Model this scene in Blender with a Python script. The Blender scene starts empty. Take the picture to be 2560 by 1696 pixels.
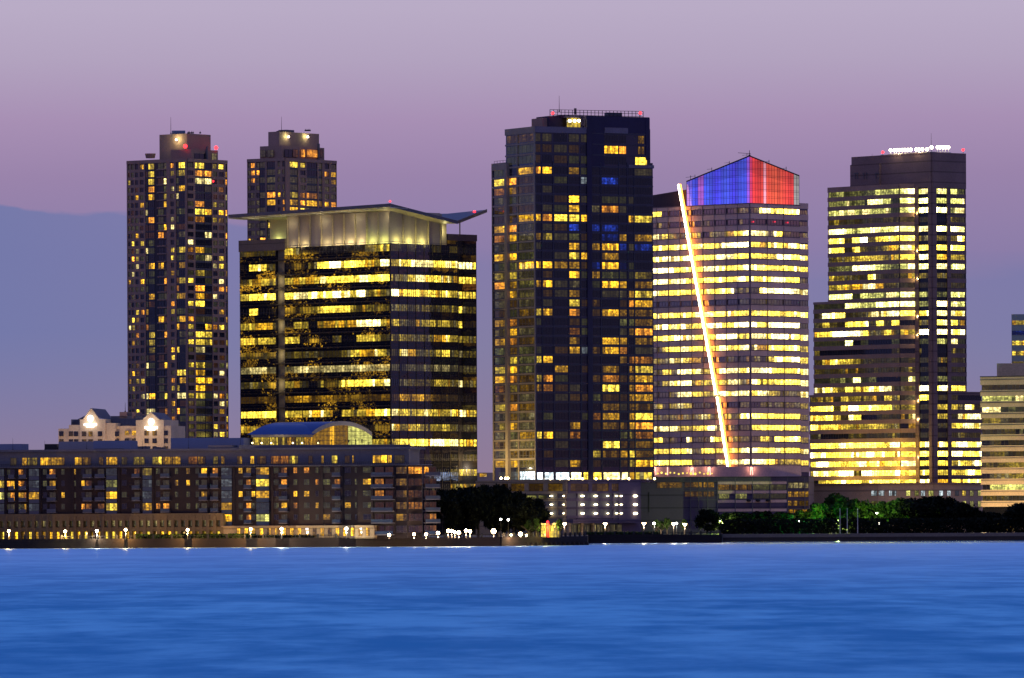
import bpy, math, random
from mathutils import Vector, Matrix
rnd = random.Random(7)
S = bpy.context.scene
COL = S.collection
# ------------------------------------------------------------------ camera model (telephoto, level, tiny roll)
F, HC, ROLL, PX, PY = 17500.0, 10.0, 0.0047, 1280.0, 1285.0
GZ = 2.6                                             # street level above the river
def uv(px, py): return (px-PX) - ROLL*(py-PY), (py-PY) + ROLL*(px-PX)
def W(px, py, D):
    u, v = uv(px, py); return Vector((u*D/F, D, HC - v*D/F))
def XY(px, D, py=850):
    p = W(px, py, D); return Vector((p.x, p.y))
# ------------------------------------------------------------------ mesh builder
class MB:
    def __init__(s): s.v=[]; s.f=[]; s.m=[]; s.c=[]; s.mi=0
    def face(s, pts, col=(0,0,0)):
        n=len(s.v); s.v += [tuple(p) for p in pts]; s.f.append(tuple(range(n,n+len(pts)))); s.m.append(s.mi); s.c.append(col)
    def hexa(s, q):                                   # q: 8 points, bottom 4 ccw then top 4
        n=len(s.v); s.v += [tuple(p) for p in q]
        for f in ((3,2,1,0),(4,5,6,7),(0,1,5,4),(1,2,6,5),(2,3,7,6),(3,0,4,7)):
            s.f.append(tuple(n+i for i in f)); s.m.append(s.mi); s.c.append((0,0,0))
    def box(s, x0,x1,y0,y1,z0,z1):
        s.hexa([(x0,y0,z0),(x1,y0,z0),(x1,y1,z0),(x0,y1,z0),(x0,y0,z1),(x1,y0,z1),(x1,y1,z1),(x0,y1,z1)])
    def prism(s, poly, z0, z1):                       # poly ccw from above; z1 may be list
        n=len(s.v); k=len(poly); zt = z1 if isinstance(z1,(list,tuple)) else [z1]*k
        s.v += [(p[0],p[1],z0) for p in poly]+[(p[0],p[1],z) for p,z in zip(poly,zt)]
        fs=[tuple(reversed(range(n,n+k))), tuple(range(n+k,n+2*k))]
        for i in range(k):
            j=(i+1)%k; fs.append((n+i,n+j,n+k+j,n+k+i))
        for f in fs: s.f.append(f); s.m.append(s.mi); s.c.append((0,0,0))
    def cyl(s, a, b, r0, r1=None, n=8, cap=True):
        a=Vector(a); b=Vector(b); r1 = r0 if r1 is None else r1
        d=(b-a).normalized(); t=Vector((0,0,1)) if abs(d.z)<.9 else Vector((1,0,0))
        e=d.cross(t).normalized(); g=d.cross(e)
        k=len(s.v)
        for c,r in ((a,r0),(b,r1)):
            for i in range(n):
                an=2*math.pi*i/n; s.v.append(tuple(c+e*(r*math.cos(an))+g*(r*math.sin(an))))
        for i in range(n):
            j=(i+1)%n; s.f.append((k+i,k+n+i,k+n+j,k+j)); s.m.append(s.mi); s.c.append((0,0,0))
        if cap:
            s.f.append(tuple(range(k,k+n))); s.f.append(tuple(reversed(range(k+n,k+2*n)))); s.m+=[s.mi]*2; s.c+=[(0,0,0)]*2
    def sphere(s, c, r, n=10, m=7, sz=1.0):
        k=len(s.v); c=Vector(c)
        for i in range(1,m):
            th=math.pi*i/m
            for j in range(n):
                ph=2*math.pi*j/n; s.v.append((c.x+r*math.sin(th)*math.cos(ph), c.y+r*math.sin(th)*math.sin(ph), c.z+r*sz*math.cos(th)))
        t=len(s.v); s.v.append((c.x,c.y,c.z+r*sz)); s.v.append((c.x,c.y,c.z-r*sz))
        fs=[]
        for i in range(m-2):
            for j in range(n):
                j2=(j+1)%n; fs.append((k+i*n+j,k+(i+1)*n+j,k+(i+1)*n+j2,k+i*n+j2))
        for j in range(n):
            j2=(j+1)%n; fs.append((t,k+j,k+j2)); fs.append((t+1,k+(m-2)*n+j2,k+(m-2)*n+j))
        for f in fs: s.f.append(f); s.m.append(s.mi); s.c.append((0,0,0))
    def build(s, name, mats, parent=None, loc=None, smooth=False):
        if not isinstance(mats,(list,tuple)): mats=[mats]
        o0 = Vector(loc) if loc is not None else (Vector(parent['_w']) if parent is not None else Vector((0,0,0)))
        me=bpy.data.meshes.new(name)
        me.from_pydata([(v[0]-o0.x, v[1]-o0.y, v[2]-o0.z) for v in s.v], [], s.f)
        for m in mats: me.materials.append(m)
        me.polygons.foreach_set('material_index', s.m)
        if any(c!=(0,0,0) for c in s.c):
            a=me.color_attributes.new('lit','FLOAT_COLOR','CORNER'); buf=[]
            for f,c in zip(s.f,s.c): buf += [c[0],c[1],c[2],1.0]*len(f)
            a.data.foreach_set('color', buf)
        if smooth: me.polygons.foreach_set('use_smooth',[True]*len(s.f))
        me.update()
        o=bpy.data.objects.new(name, me); COL.objects.link(o)
        if parent is not None:
            o.parent=parent; o.location = o0-Vector(parent['_w'])
        else: o.location=o0
        o['_w']=tuple(o0)
        return o
def tag(o, label, cat=None, group=None, kind=None):
    if label: o['label']=label
    if cat: o['category']=cat
    if group: o['group']=group
    if kind: o['kind']=kind
    return o
def thing(name, label, cat, loc, group=None, kind=None):
    o=bpy.data.objects.new(name, None); COL.objects.link(o); o.location=loc; o['_w']=tuple(loc); o.empty_display_size=1
    return tag(o,label,cat,group,kind)
# ------------------------------------------------------------------ materials
def newmat(name):
    m=bpy.data.materials.new(name); m.use_nodes=True; nt=m.node_tree; nt.nodes.clear()
    return m, nt, nt.nodes, nt.links
def wallmat(name, c, rough=.8, var=.25, scale=.15, joints=None, spec=.3):
    m,nt,N,L=newmat(name)
    out=N.new('ShaderNodeOutputMaterial'); b=N.new('ShaderNodeBsdfPrincipled'); L.new(b.outputs[0],out.inputs[0])
    tc=N.new('ShaderNodeTexCoord'); n1=N.new('ShaderNodeTexNoise'); n1.inputs['Scale'].default_value=scale; n1.inputs['Detail'].default_value=6
    mp=N.new('ShaderNodeMapping'); mp.inputs['Scale'].default_value=(1,1,.5)
    L.new(tc.outputs['Object'],mp.inputs[0]); L.new(mp.outputs[0],n1.inputs['Vector'])
    n2=N.new('ShaderNodeTexNoise'); n2.inputs['Scale'].default_value=scale*14; L.new(tc.outputs['Object'],n2.inputs['Vector'])
    ad=N.new('ShaderNodeMath'); ad.operation='ADD'; L.new(n1.outputs[0],ad.inputs[0]); L.new(n2.outputs[0],ad.inputs[1])
    mr=N.new('ShaderNodeMapRange'); mr.inputs['From Min'].default_value=.6; mr.inputs['From Max'].default_value=1.4
    mr.inputs['To Min'].default_value=1-var; mr.inputs['To Max'].default_value=1+var; L.new(ad.outputs[0],mr.inputs[0])
    last=mr.outputs[0]
    if joints:                                        # horizontal panel joints every `joints` metres
        sx=N.new('ShaderNodeSeparateXYZ'); L.new(tc.outputs['Object'],sx.inputs[0])
        md=N.new('ShaderNodeMath'); md.operation='MODULO'; md.inputs[1].default_value=joints; L.new(sx.outputs[2],md.inputs[0])
        gt=N.new('ShaderNodeMath'); gt.operation='GREATER_THAN'; gt.inputs[1].default_value=.12*joints; L.new(md.outputs[0],gt.inputs[0])
        m2=N.new('ShaderNodeMapRange'); m2.inputs['To Min'].default_value=.6; L.new(gt.outputs[0],m2.inputs[0])
        mu=N.new('ShaderNodeMath'); mu.operation='MULTIPLY'; L.new(last,mu.inputs[0]); L.new(m2.outputs[0],mu.inputs[1]); last=mu.outputs[0]
    vm=N.new('ShaderNodeVectorMath'); vm.operation='SCALE'; vm.inputs[0].default_value=c[:3]; L.new(last,vm.inputs['Scale'])
    L.new(vm.outputs[0],b.inputs['Base Color']); b.inputs['Roughness'].default_value=rough; b.inputs['Specular IOR Level'].default_value=spec
    return m
def glassmat(name, base, gloss, fac, bump=.0, bscale=.5, rough=.04):
    m,nt,N,L=newmat(name)
    out=N.new('ShaderNodeOutputMaterial'); d=N.new('ShaderNodeBsdfDiffuse'); g=N.new('ShaderNodeBsdfGlossy'); mx=N.new('ShaderNodeMixShader')
    d.inputs[0].default_value=(*base,1); g.inputs[0].default_value=(*gloss,1); g.inputs['Roughness'].default_value=rough
    lw=N.new('ShaderNodeFresnel'); lw.inputs[0].default_value=1.5
    ma=N.new('ShaderNodeMath'); ma.operation='ADD'; ma.inputs[1].default_value=fac; ma.use_clamp=True; L.new(lw.outputs[0],ma.inputs[0])
    L.new(ma.outputs[0],mx.inputs[0]); L.new(d.outputs[0],mx.inputs[1]); L.new(g.outputs[0],mx.inputs[2]); L.new(mx.outputs[0],out.inputs[0])
    if bump:
        tc=N.new('ShaderNodeTexCoord'); n=N.new('ShaderNodeTexNoise'); n.inputs['Scale'].default_value=bscale; n.inputs['Detail'].default_value=3
        L.new(tc.outputs['Object'],n.inputs['Vector'])
        bp=N.new('ShaderNodeBump'); bp.inputs['Strength'].default_value=1; bp.inputs['Distance'].default_value=bump; L.new(n.outputs[0],bp.inputs['Height'])
        L.new(bp.outputs[0],g.inputs['Normal'])
    return m
def litmat(name, gloss=.10, scale=1.1, gcol=(.4,.45,.7)):               # a pane: room light seen through glass (attribute) + reflection of the surroundings
    m,nt,N,L=newmat(name)
    out=N.new('ShaderNodeOutputMaterial'); at=N.new('ShaderNodeAttribute'); at.attribute_name='lit'
    em=N.new('ShaderNodeEmission'); g=N.new('ShaderNodeBsdfGlossy'); g.inputs['Roughness'].default_value=.05; g.inputs[0].default_value=(*gcol,1)
    d=N.new('ShaderNodeBsdfDiffuse'); d.inputs[0].default_value=(.012,.012,.02,1)
    tc=N.new('ShaderNodeTexCoord'); n=N.new('ShaderNodeTexNoise'); n.inputs['Scale'].default_value=scale; n.inputs['Detail'].default_value=2.5; n.inputs['Roughness'].default_value=.7
    mp=N.new('ShaderNodeMapping'); mp.inputs['Scale'].default_value=(1,1,1.9); L.new(tc.outputs['Object'],mp.inputs[0]); L.new(mp.outputs[0],n.inputs['Vector'])
    mr=N.new('ShaderNodeMapRange'); mr.inputs['From Min'].default_value=.3; mr.inputs['From Max'].default_value=.72; mr.inputs['To Min'].default_value=.5; mr.inputs['To Max'].default_value=1.7
    L.new(n.outputs[0],mr.inputs[0]); L.new(at.outputs['Color'],em.inputs[0]); L.new(mr.outputs[0],em.inputs[1])
    mx=N.new('ShaderNodeMixShader'); fr=N.new('ShaderNodeFresnel'); fr.inputs[0].default_value=1.5
    ma=N.new('ShaderNodeMath'); ma.operation='ADD'; ma.inputs[1].default_value=gloss; L.new(fr.outputs[0],ma.inputs[0])
    L.new(ma.outputs[0],mx.inputs[0]); L.new(d.outputs[0],mx.inputs[1]); L.new(g.outputs[0],mx.inputs[2])
    ad=N.new('ShaderNodeAddShader'); L.new(mx.outputs[0],ad.inputs[0]); L.new(em.outputs[0],ad.inputs[1]); L.new(ad.outputs[0],out.inputs[0])
    m.cycles.emission_sampling='NONE'
    return m
def emat(name, c, s, sample=False):
    m,nt,N,L=newmat(name); out=N.new('ShaderNodeOutputMaterial'); e=N.new('ShaderNodeEmission'); e.inputs[0].default_value=(*c,1)
    n=N.new('ShaderNodeTexNoise'); n.inputs['Scale'].default_value=3; mr=N.new('ShaderNodeMapRange'); mr.inputs['To Min'].default_value=.8*s; mr.inputs['To Max'].default_value=1.2*s
    L.new(n.outputs[0],mr.inputs[0]); L.new(mr.outputs[0],e.inputs[1]); L.new(e.outputs[0],out.inputs[0])
    if not sample: m.cycles.emission_sampling='NONE'
    return m
M={}
M['lit']=litmat('lit_window_glass',.06,.5); M['lit_s']=litmat('reflective_lit_glass',.16,.5); M['lit_t5']=litmat('sky_reflecting_lit_glass',.30,.5,(.85,.72,.8)); M['lit_bent']=litmat('lit_apartment_glass',.08,.8)
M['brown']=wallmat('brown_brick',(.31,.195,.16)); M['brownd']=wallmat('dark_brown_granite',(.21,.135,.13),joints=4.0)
M['pink']=wallmat('rose_granite',(.62,.42,.37)); M['pinkd']=wallmat('shadowed_rose_granite',(.17,.12,.14))  # the second is a darker granite for trim and mullions
M['tan']=wallmat('tan_precast',(.62,.46,.27)); M['cream']=wallmat('cream_stucco',(.66,.50,.33)); M['peach']=wallmat('peach_precast',(.52,.36,.26),joints=5)
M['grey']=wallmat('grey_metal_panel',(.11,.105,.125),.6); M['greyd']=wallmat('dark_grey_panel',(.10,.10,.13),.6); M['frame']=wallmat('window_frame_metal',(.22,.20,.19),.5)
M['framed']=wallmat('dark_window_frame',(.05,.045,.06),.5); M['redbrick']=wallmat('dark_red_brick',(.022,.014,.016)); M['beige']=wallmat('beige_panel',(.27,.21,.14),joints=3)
M['glassn']=glassmat('navy_glass',(.012,.014,.035),(.55,.6,.95),.10,.02,.4); M['glassb']=glassmat('reflective_curtain_glass',(.008,.009,.02),(.40,.40,.55),.15,.10,.20,.02)
M['glassk']=glassmat('dark_glass',(.01,.01,.015),(.5,.55,.8),.03); M['glasst']=glassmat('teal_balcony_glass',(.03,.05,.08),(.5,.6,.8),.1)
M['black']=wallmat('dark_steel',(.02,.02,.025),.6); M['purple']=wallmat('purple_grey_panel',(.085,.065,.12),joints=4.5,var=.12); M['purpled']=wallmat('dark_purple_panel',(.07,.06,.10),joints=4)
M['roofblue']=wallmat('blue_standing_seam_roof',(.02,.05,.20),.4); M['white']=wallmat('white_metal',(.7,.68,.64),.5); M['panel']=wallmat('ribbed_screen_panel',(.42,.37,.30),.5,var=.12)
M['soffit']=wallmat('canopy_soffit',(.42,.36,.26),.5); M['stone']=wallmat('quay_stone',(.018,.012,.013),.9,joints=.9); M['conc']=wallmat('concrete_paving',(.18,.16,.14)); M['wood']=wallmat('wet_timber',(.04,.03,.025))
M['red']=emat('red_beacon_lens',(1,.015,.02),9); M['lampw']=emat('lamp_glass_warm',(1,.72,.36),40); M['lampc']=emat('lamp_glass_white',(1,.95,.8),45); M['lampg']=emat('lamp_glass_greenish',(.8,1,.25),40)
M['strip']=emat('white_light_tube',(1,.86,.6),15,True); M['stripw']=emat('orange_tube_rim',(1,.36,.05),6.0,True); M['sign']=emat('white_sign_face',(1,.97,.95),3.2,True); M['flood']=emat('floodlight_lens',(1,.93,.62),14)
M['ceil']=emat('garage_ceiling_lamp',(1,.88,.5),9); M['pinklamp']=emat('pink_tube_lamp',(1,.5,.4),2.2); M['redmat']=wallmat('red_painted_metal',(.5,.03,.03)); M['bark']=wallmat('bark',(.05,.04,.03))
def litcol(lv, tone='y'):
    if lv<=0: return (.0008,.0008,.001)
    I=.017*(1.88**lv)
    base={'y':(1,.69,.06),'o':(1,.36,.025),'w':(1,.80,.28),'g':(.88,.84,.20),'b':(.04,.12,1.1),'a':(1,.50,.018),'r':(1,.12,.05),'c':(.8,.95,1)}[tone]
    return tuple(I*x for x in base)
# crown glass of the pointed tower: colour-washed from inside
def crownmat(name, blue):
    m,nt,N,L=newmat(name); out=N.new('ShaderNodeOutputMaterial'); at=N.new('ShaderNodeAttribute'); at.attribute_name='lit'
    em=N.new('ShaderNodeEmission'); g=N.new('ShaderNodeBsdfGlossy'); g.inputs['Roughness'].default_value=.15; ad=N.new('ShaderNodeAddShader'); mx=N.new('ShaderNodeMixShader'); mx.inputs[0].default_value=.12
    tc=N.new('ShaderNodeTexCoord'); n=N.new('ShaderNodeTexNoise'); n.inputs['Scale'].default_value=.12; mr=N.new('ShaderNodeMapRange'); mr.inputs['From Min'].default_value=.3; mr.inputs['From Max'].default_value=.7; mr.inputs['To Min'].default_value=.8; mr.inputs['To Max'].default_value=1.2
    L.new(tc.outputs['Object'],n.inputs['Vector']); L.new(n.outputs[0],mr.inputs[0]); L.new(mr.outputs[0],em.inputs[1]); L.new(at.outputs['Color'],em.inputs[0])
    L.new(em.outputs[0],mx.inputs[1]); L.new(g.outputs[0],mx.inputs[2]); L.new(mx.outputs[0],out.inputs[0])
    m.cycles.emission_sampling='NONE'
    return m
M['crown']=crownmat('colour_lit_crown_glass',True)
# ------------------------------------------------------------------ facades
class Face:
    """vertical plane from plan point P (left) to Q (right) as seen from the river"""
    def __init__(s,P,Q):
        s.P=Vector(P[:2]); s.Q=Vector(Q[:2]); s.L=(s.Q-s.P).length; s.d=(s.Q-s.P)/s.L; s.n=Vector((s.d.y,-s.d.x))
    def at(s,t,z,off=0):
        p=s.P+s.d*t+s.n*off; return Vector((p.x,p.y,z))
    def s(s_,px,py=850):
        t=uv(px,py)[0]/F                              # x/y
        P,d=s_.P,s_.d; return (t*P.y-P.x)/(d.x-t*d.y)
    def z(s_,px,py):
        t=s_.s(px,py); y=(s_.P+s_.d*t).y; return HC-uv(px,py)[1]*y/F
    def box(s_,mb,t0,t1,z0,z1,o0,o1):
        a=[s_.at(t0,z0,o1),s_.at(t1,z0,o1),s_.at(t1,z0,o0),s_.at(t0,z0,o0)]
        mb.hexa(a+[Vector((p.x,p.y,z1)) for p in a])
    def quad(s_,mb,t0,t1,z0,z1,off,col=(0,0,0)):
        mb.face([s_.at(t0,z0,off),s_.at(t1,z0,off),s_.at(t1,z1,off),s_.at(t0,z1,off)],col)
def plan(px, D, aL, pxl, pxr, aR=None):
    """corner at (px,D); left face recedes at aL deg to pxl; right face at 90-aL to pxr"""
    C=XY(px,D); a=math.radians(aL); b=math.radians(90-aL if aR is None else aR)
    fl=Face(C, C+Vector((-math.cos(a),math.sin(a)))); fr=Face(C, C+Vector((math.cos(b),math.sin(b))))
    Lp=C+fl.d*fl.s(pxl); Rp=C+fr.d*fr.s(pxr)
    return C,Lp,Rp
def poly4(C,Lp,Rp): return [Lp,C,Rp,Lp+Rp-C]
def detail_pane(mb, face, t0,t1,z0,z1,off,lv,tone,nx=1,nz=3,dev=1.0):
    """lit pane broken into a few interior patches"""
    for i in range(nx):
        for k in range(nz):
            l=lv
            if lv>1.5: l = lv + rnd.uniform(-dev,dev*.6) + (.35 if k==nz-1 else 0)
            face.quad(mb, t0+(t1-t0)*i/nx, t0+(t1-t0)*(i+1)/nx, z0+(z1-z0)*k/nz, z0+(z1-z0)*(k+1)/nz, off, litcol(max(l,0.3) if lv>0 else 0,tone))
def band(face, t0,t1,z0,z1,lev,pw,root,tone='y',name='window_band',mat=None,mull=.08,mmat=None,off=.04,chunk=.0,jit=.7):
    """one floor's ribbon of panes: lev(frac)->level"""
    mb=MB(); n=max(1,int(round((t1-t0)/pw))); w=(t1-t0)/n; prev=None
    run=0; cur=0; hot=.5
    for i in range(n):
        f=(i+.5)/n; lv=lev(f)
        if run<=0: cur=rnd.uniform(-jit*1.5,jit*1.1); run=rnd.choice((1,1,2,3,5)); hot=rnd.random()
        run-=1
        l=lv+cur
        if lv>=3 and rnd.random()<(.07 if lv<7 else .02): l=lv-2.5
        if lv<=2 and rnd.random()<.03: l=4.5
        if lv<=0: l=0 if rnd.random()>.03 else 3
        tn=tone
        if tone in 'yg' and l>6.2 and hot<.38: tn='w'; l+=.5
        elif tone=='y' and 4<l<7 and hot>.8: tn='a'
        if l<4.2 and tone=='y' and l>0: tn='w' if rnd.random()<.3 else 'y'
        detail_pane(mb,face,t0+i*w+mull*.5,t0+(i+1)*w-mull*.5,z0,z1,off,l,tn,2,4,1.3)
    mb.mi=1
    for i in range(n+1):
        t=t0+i*w
        face.box(mb,t-mull/2,t+mull/2,z0,z1,.0,off+.08)
    face.box(mb,t0,t1,z0+(z1-z0)*.33-.04,z0+(z1-z0)*.33+.04,off+.005,off+.06)
    return mb.build(name,[mat or M['lit'],mmat or M['framed']],root)
def strlev(st,up=0):
    def g(f):
        v=float(st[min(len(st)-1,int(f*len(st)))]); return v+up if v>=5 else v
    return g
def window_mb(face,t0,t1,z0,z1,lv,tone,off,np_,mb=None,mw=.06):
    mb=mb or MB(); mb.mi=0; w=(t1-t0)/np_
    for i in range(np_):
        l = lv if lv<=0 else max(.5, lv+rnd.choice((-2.2,-1,-.4,0,.2,.5)))
        detail_pane(mb,face,t0+i*w,t0+(i+1)*w,z0,z1,off,l,tone,2,4,1.3)
    mb.mi=1
    for i in range(np_+1):
        t=t0+i*w; face.box(mb,t-mw/2,t+mw/2,z0,z1,off-.1,off+.07)
    face.box(mb,t0,t1,z0+(z1-z0)*.3-mw/2,z0+(z1-z0)*.3+mw/2,off+.005,off+.06)
    face.box(mb,t0,t1,z1-mw,z1,off+.005,off+.07); face.box(mb,t0,t1,z0,z0+mw,off+.005,off+.07)
    return mb
class Wins:
    """collects windows; the 100 largest become parts, the rest one stuff part"""
    def __init__(s,root,mat=None,fmat=None): s.r=root; s.l=[]; s.mat=mat or M['lit_bent']; s.fm=fmat or M['framed']
    def add(s,face,t0,t1,z0,z1,lv,tone='o',off=.04,np_=2): s.l.append((( t1-t0)*(z1-z0)*(1.5 if lv>3 else 1), face,t0,t1,z0,z1,lv,tone,off,np_))
    def flush(s,lim=100):
        s.l.sort(key=lambda a:-a[0]); rest=MB()
        for i,(ar,face,t0,t1,z0,z1,lv,tone,off,n) in enumerate(s.l):
            if i<lim: window_mb(face,t0,t1,z0,z1,lv,tone,off,n).build('window',[s.mat,s.fm],s.r)
            else: window_mb(face,t0,t1,z0,z1,lv,tone,off,n,rest)
        if rest.v:
            o=rest.build('window',[s.mat,s.fm],s.r); o['kind']='stuff'
def beacon(p, root, r=.45, power=60, mat='red', col=(1,.05,.05), name='beacon'):
    mb=MB(); mb.sphere(p,r,8,6); mb.mi=1; mb.cyl((p[0],p[1],p[2]-1.3),(p[0],p[1],p[2]-r*.8),.1,n=6)
    o=mb.build(name,[M[mat],M['black']],root)
    if power: plight(Vector(p)+Vector((0,-.3,.5)),power,col,root,.3)
    return o
def plight(p,power,col,root,r=.3,name='lamp_light'):
    l=bpy.data.lights.new(name,'POINT'); l.energy=power; l.color=col; l.shadow_soft_size=0.0
    o=bpy.data.objects.new(name,l); COL.objects.link(o)
    if root is not None: o.parent=root; o.location=Vector(p)-Vector(root['_w'])
    else: o.location=p
    return o
def mast(p,h,root,r=.12,name='antenna'):
    mb=MB(); mb.cyl(p,(p[0],p[1],p[2]+h),r,r*.4,6); mb.cyl(p,(p[0],p[1],p[2]+.5),r*2.2,r*2.2,6); return mb.build(name,M['black'],root)
def roofbox(name,face,pxl,pxr,pyb,pyt,o0,o1,mat,root):
    mb=MB(); t0,t1=face.s(pxl),face.s(pxr); c=(pxl+pxr)/2; face.box(mb,t0,t1,face.z(c,pyb),face.z(c,pyt),o0,o1); return mb.build(name,mat,root)
# ================================================================== TOWER 5: pointed office tower
def pointed_tower():
    C,Lp,Rp=plan(1876,2560,45,1560,2000)
    root=thing('office_tower','tall office tower with pointed blue and red lit glass crown and yellow window ribbons','office tower',(C.x,C.y,GZ))
    fl=Face(Lp,C); fr=Face(C,Rp)
    rows=[("800000000023","398999","2"),("110000200000","000000","1"),("665275043577","774821","3"),("888888888899","878878","8"),("888888888778","777888","8"),("888877778788","998888","8"),("887878888888","887788","3"),("777877888834","298987","6"),("000000000001","121110","1"),("798787798797","777787","8"),("887878778888","888888","2"),("798777778878","778888","7"),("267777777777","668999","6"),("466665110211","335999","6"),("266777677777","788888","7"),("266776666666","867888","7"),("113777667777","776433","7"),("634551200004","023334","4"),("433444534558","988888","3"),("666556776312","788888","5"),("712082286343","373899","5"),("777773777777","887777","7"),("888883436777","888555","7")]
    z=lambda py: fl.z(1876,py)
    ztop=z(510); zb=GZ
    core=MB(); core.prism(poly4(C-fl.n*.3-fr.n*.3,Lp-fl.n*.3,Rp-fr.n*.3),zb,ztop-.5); core.build('curtain_wall',M['glassn'],root)
    # side volume behind the right face
    S0=Rp-fr.n*4; fs=Face(S0,S0+fr.d); S1=S0+fr.d*fs.s(2021); fs=Face(S0,S1)
    mb=MB(); mb.prism([S0,S1,S1-fs.n*25,S0-fs.n*25],zb,fs.z(2010,515)); mb.build('side_wing',M['glassn'],root)
    wall=MB(); dark=MB()
    p=28.6
    for k in range(-1,24):
        yc=527+p*k
        za=z(yc+p/2+7.2) if k<23 else z(1190); zt=z(yc+p/2-7.2)      # spandrel under row k
        if k==-1: zt=ztop
        if k==23: continue
        for f,l in ((fl,fl.L),(fr,fr.L)):
            f.box(wall,0,l,za+.25,zt,-.2,.35)
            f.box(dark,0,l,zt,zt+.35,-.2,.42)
        if k>=-1: fs.box(wall,0,fs.L,fs.z(2010,yc+p/2+7+3),fs.z(2010,yc+p/2-7+3),-.2,.25)
    f5=fl; f5.box(wall,0,fl.L,z(1190),z(1171),-.2,.4); fr.box(wall,0,fr.L,z(1190),z(1171),-.2,.4)
    for f,l,n in ((fl,fl.L,int(round(fl.L/6.1))),(fr,fr.L,3)):
        for i in range(1,n): 
            t=l*i/n; f.box(dark,t-.08,t+.08,z(1171),ztop,-.1,.47)
    for px in (1876,):
        fl.box(dark,fl.L-.45,fl.L+.3,zb,ztop,-.3,.3)
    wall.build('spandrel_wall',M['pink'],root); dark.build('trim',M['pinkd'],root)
    for k,(a,b,c) in enumerate(rows):
        z0,z1=z(527+p*k+7),z(527+p*k-7)+.05
        band(fl,fl.s(1634),fl.L-.5,z0,z1,strlev(a,.5),1.5,root,mat=M['lit_t5'],mmat=M['pinkd'])
        if k in(0,4,9,14,19): band(fl,.5,fl.s(1634),z0,z1,lambda f:5,1.5,root,mat=M['lit_t5'],mmat=M['pinkd'])
        band(fr,.5,fr.L-.2,z0,z1,strlev(b,.5),1.5,root,mat=M['lit_t5'],mmat=M['pinkd'])
        band(fs,.3,fs.L-.3,z0,z1,strlev(c),1.3,root,mat=M['lit_t5'],mmat=M['pinkd'])
    # crown
    zb2=ztop-.2; zc=z(391)
    tL=fl.s(1718); zl=fl.z(1718,455); zr=fr.z(2000,441)
    def crown(f,t0,t1,ztA,ztB,colf,name):
        mb=MB(); n=int(round((t1-t0)/1.45))
        for i in range(n):
            u0=t0+(t1-t0)*i/n; u1=t0+(t1-t0)*(i+1)/n
            zA=ztA+(ztB-ztA)*i/n; zB=ztA+(ztB-ztA)*(i+1)/n
            c=colf((i+.5)/n); j=rnd.uniform(.86,1.12)
            for q in range(3):
                a,b=q/3,(q+1)/3; fx_=(i+.5)/n; dim=(1.12,.95,.72)[q]*j*(.82+.3*abs(math.sin(fx_*math.pi*5)))
                mb.face([f.at(u0,zb2+(zA-zb2)*a,-.1),f.at(u1,zb2+(zB-zb2)*a,-.1),f.at(u1,zb2+(zB-zb2)*b,-.1),f.at(u0,zb2+(zA-zb2)*b,-.1)],tuple(x*dim for x in c))
        g=mb.build(name,[M['crown']],root)
        fr_=MB()
        for i in range(n+1):
            t=t0+(t1-t0)*i/n; zz=ztA+(ztB-ztA)*i/n; f.box(fr_,t-.03,t+.03,zb2,zz,-.08,.02)
        h=2.55
        zz=zb2+h
        while zz<max(ztA,ztB):
            for dz in (0,.55):
                hh=zz+dz; u0=t0; u1=t1
                if ztA!=ztB:
                    cr=t0+(t1-t0)*(hh-ztA)/(ztB-ztA)
                    if ztB>ztA: u0=max(t0,cr)
                    else: u1=min(t1,cr)
                if u1-u0>.5: f.box(fr_,u0,u1,hh-.045,hh+.045,-.08,.05)
            zz+=h
        fr_.build('glazing_bars',M['framed'],g)
        return g
    def blue(f):
        if .18<f<.27: return (.52,.14,.80)
        if .955<f: return (.36,.12,.95)
        if f<.1: return (.16,.12,.85)
        return (.065,.06+.05*(.5+.5*math.sin(f*23)),.95)
    def redc(f):
        if f<.08: return (.85,.06,.22)
        if .26<f<.36: return (1.0,.38,.50)
        if f>.87: return (.42,.40,.40)
        return (1.0,.06+.07*max(0,1-abs(f-.5)*3),.06)
    crown(fl,tL,fl.L,zl,zc,blue,'crown_glass'); crown(fr,0,fr.L,zc,zr,redc,'crown_glass')
    mb=MB()                                            # roof slopes, dark
    B=Lp+Rp-C; PL=fl.at(tL,0); bk=PL.xy-fr.n*0 + (Rp-C)
    t3=lambda p,zv: Vector((p[0],p[1],zv))
    mb.face([t3(PL,zl+.3),t3(C,zc+.3),t3(Rp,zr+.3),t3(bk,zl-2)])
    mb.face([t3(PL,zb2),t3(bk,zb2),t3(bk,zl-2),t3(PL,zl+.3)]); mb.face([t3(bk,zb2),t3(Rp,zb2),t3(Rp,zr+.3),t3(bk,zl-2)])
    for f,t0,t1,a,b in ((fl,tL,fl.L,zl,zc),(fr,0,fr.L,zc,zr)):
        mb.hexa([f.at(t0,a-.1,.1),f.at(t1,b-.1,.1),f.at(t1,b-.1,-.4),f.at(t0,a-.1,-.4),f.at(t0,a+.35,.1),f.at(t1,b+.35,.1),f.at(t1,b+.35,-.4),f.at(t0,a+.35,-.4)])
    mb.build('roof',M['black'],root)
    mb=MB(); u=fl.s(1640); mb.prism([fl.at(0,0,-.3).xy,fl.at(tL+.5,0,-.3).xy,fl.at(tL+.5,0,-12).xy,fl.at(0,0,-12).xy],zb2,[fl.z(1565,500),fl.z(1712,474),fl.z(1712,474),fl.z(1565,500)]); mb.build('roof_screen',wallmat('dark_brown_screen',(.05,.035,.05)),root)
    pk=t3(C,zc); mast(pk,2.2,root,.22)
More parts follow.
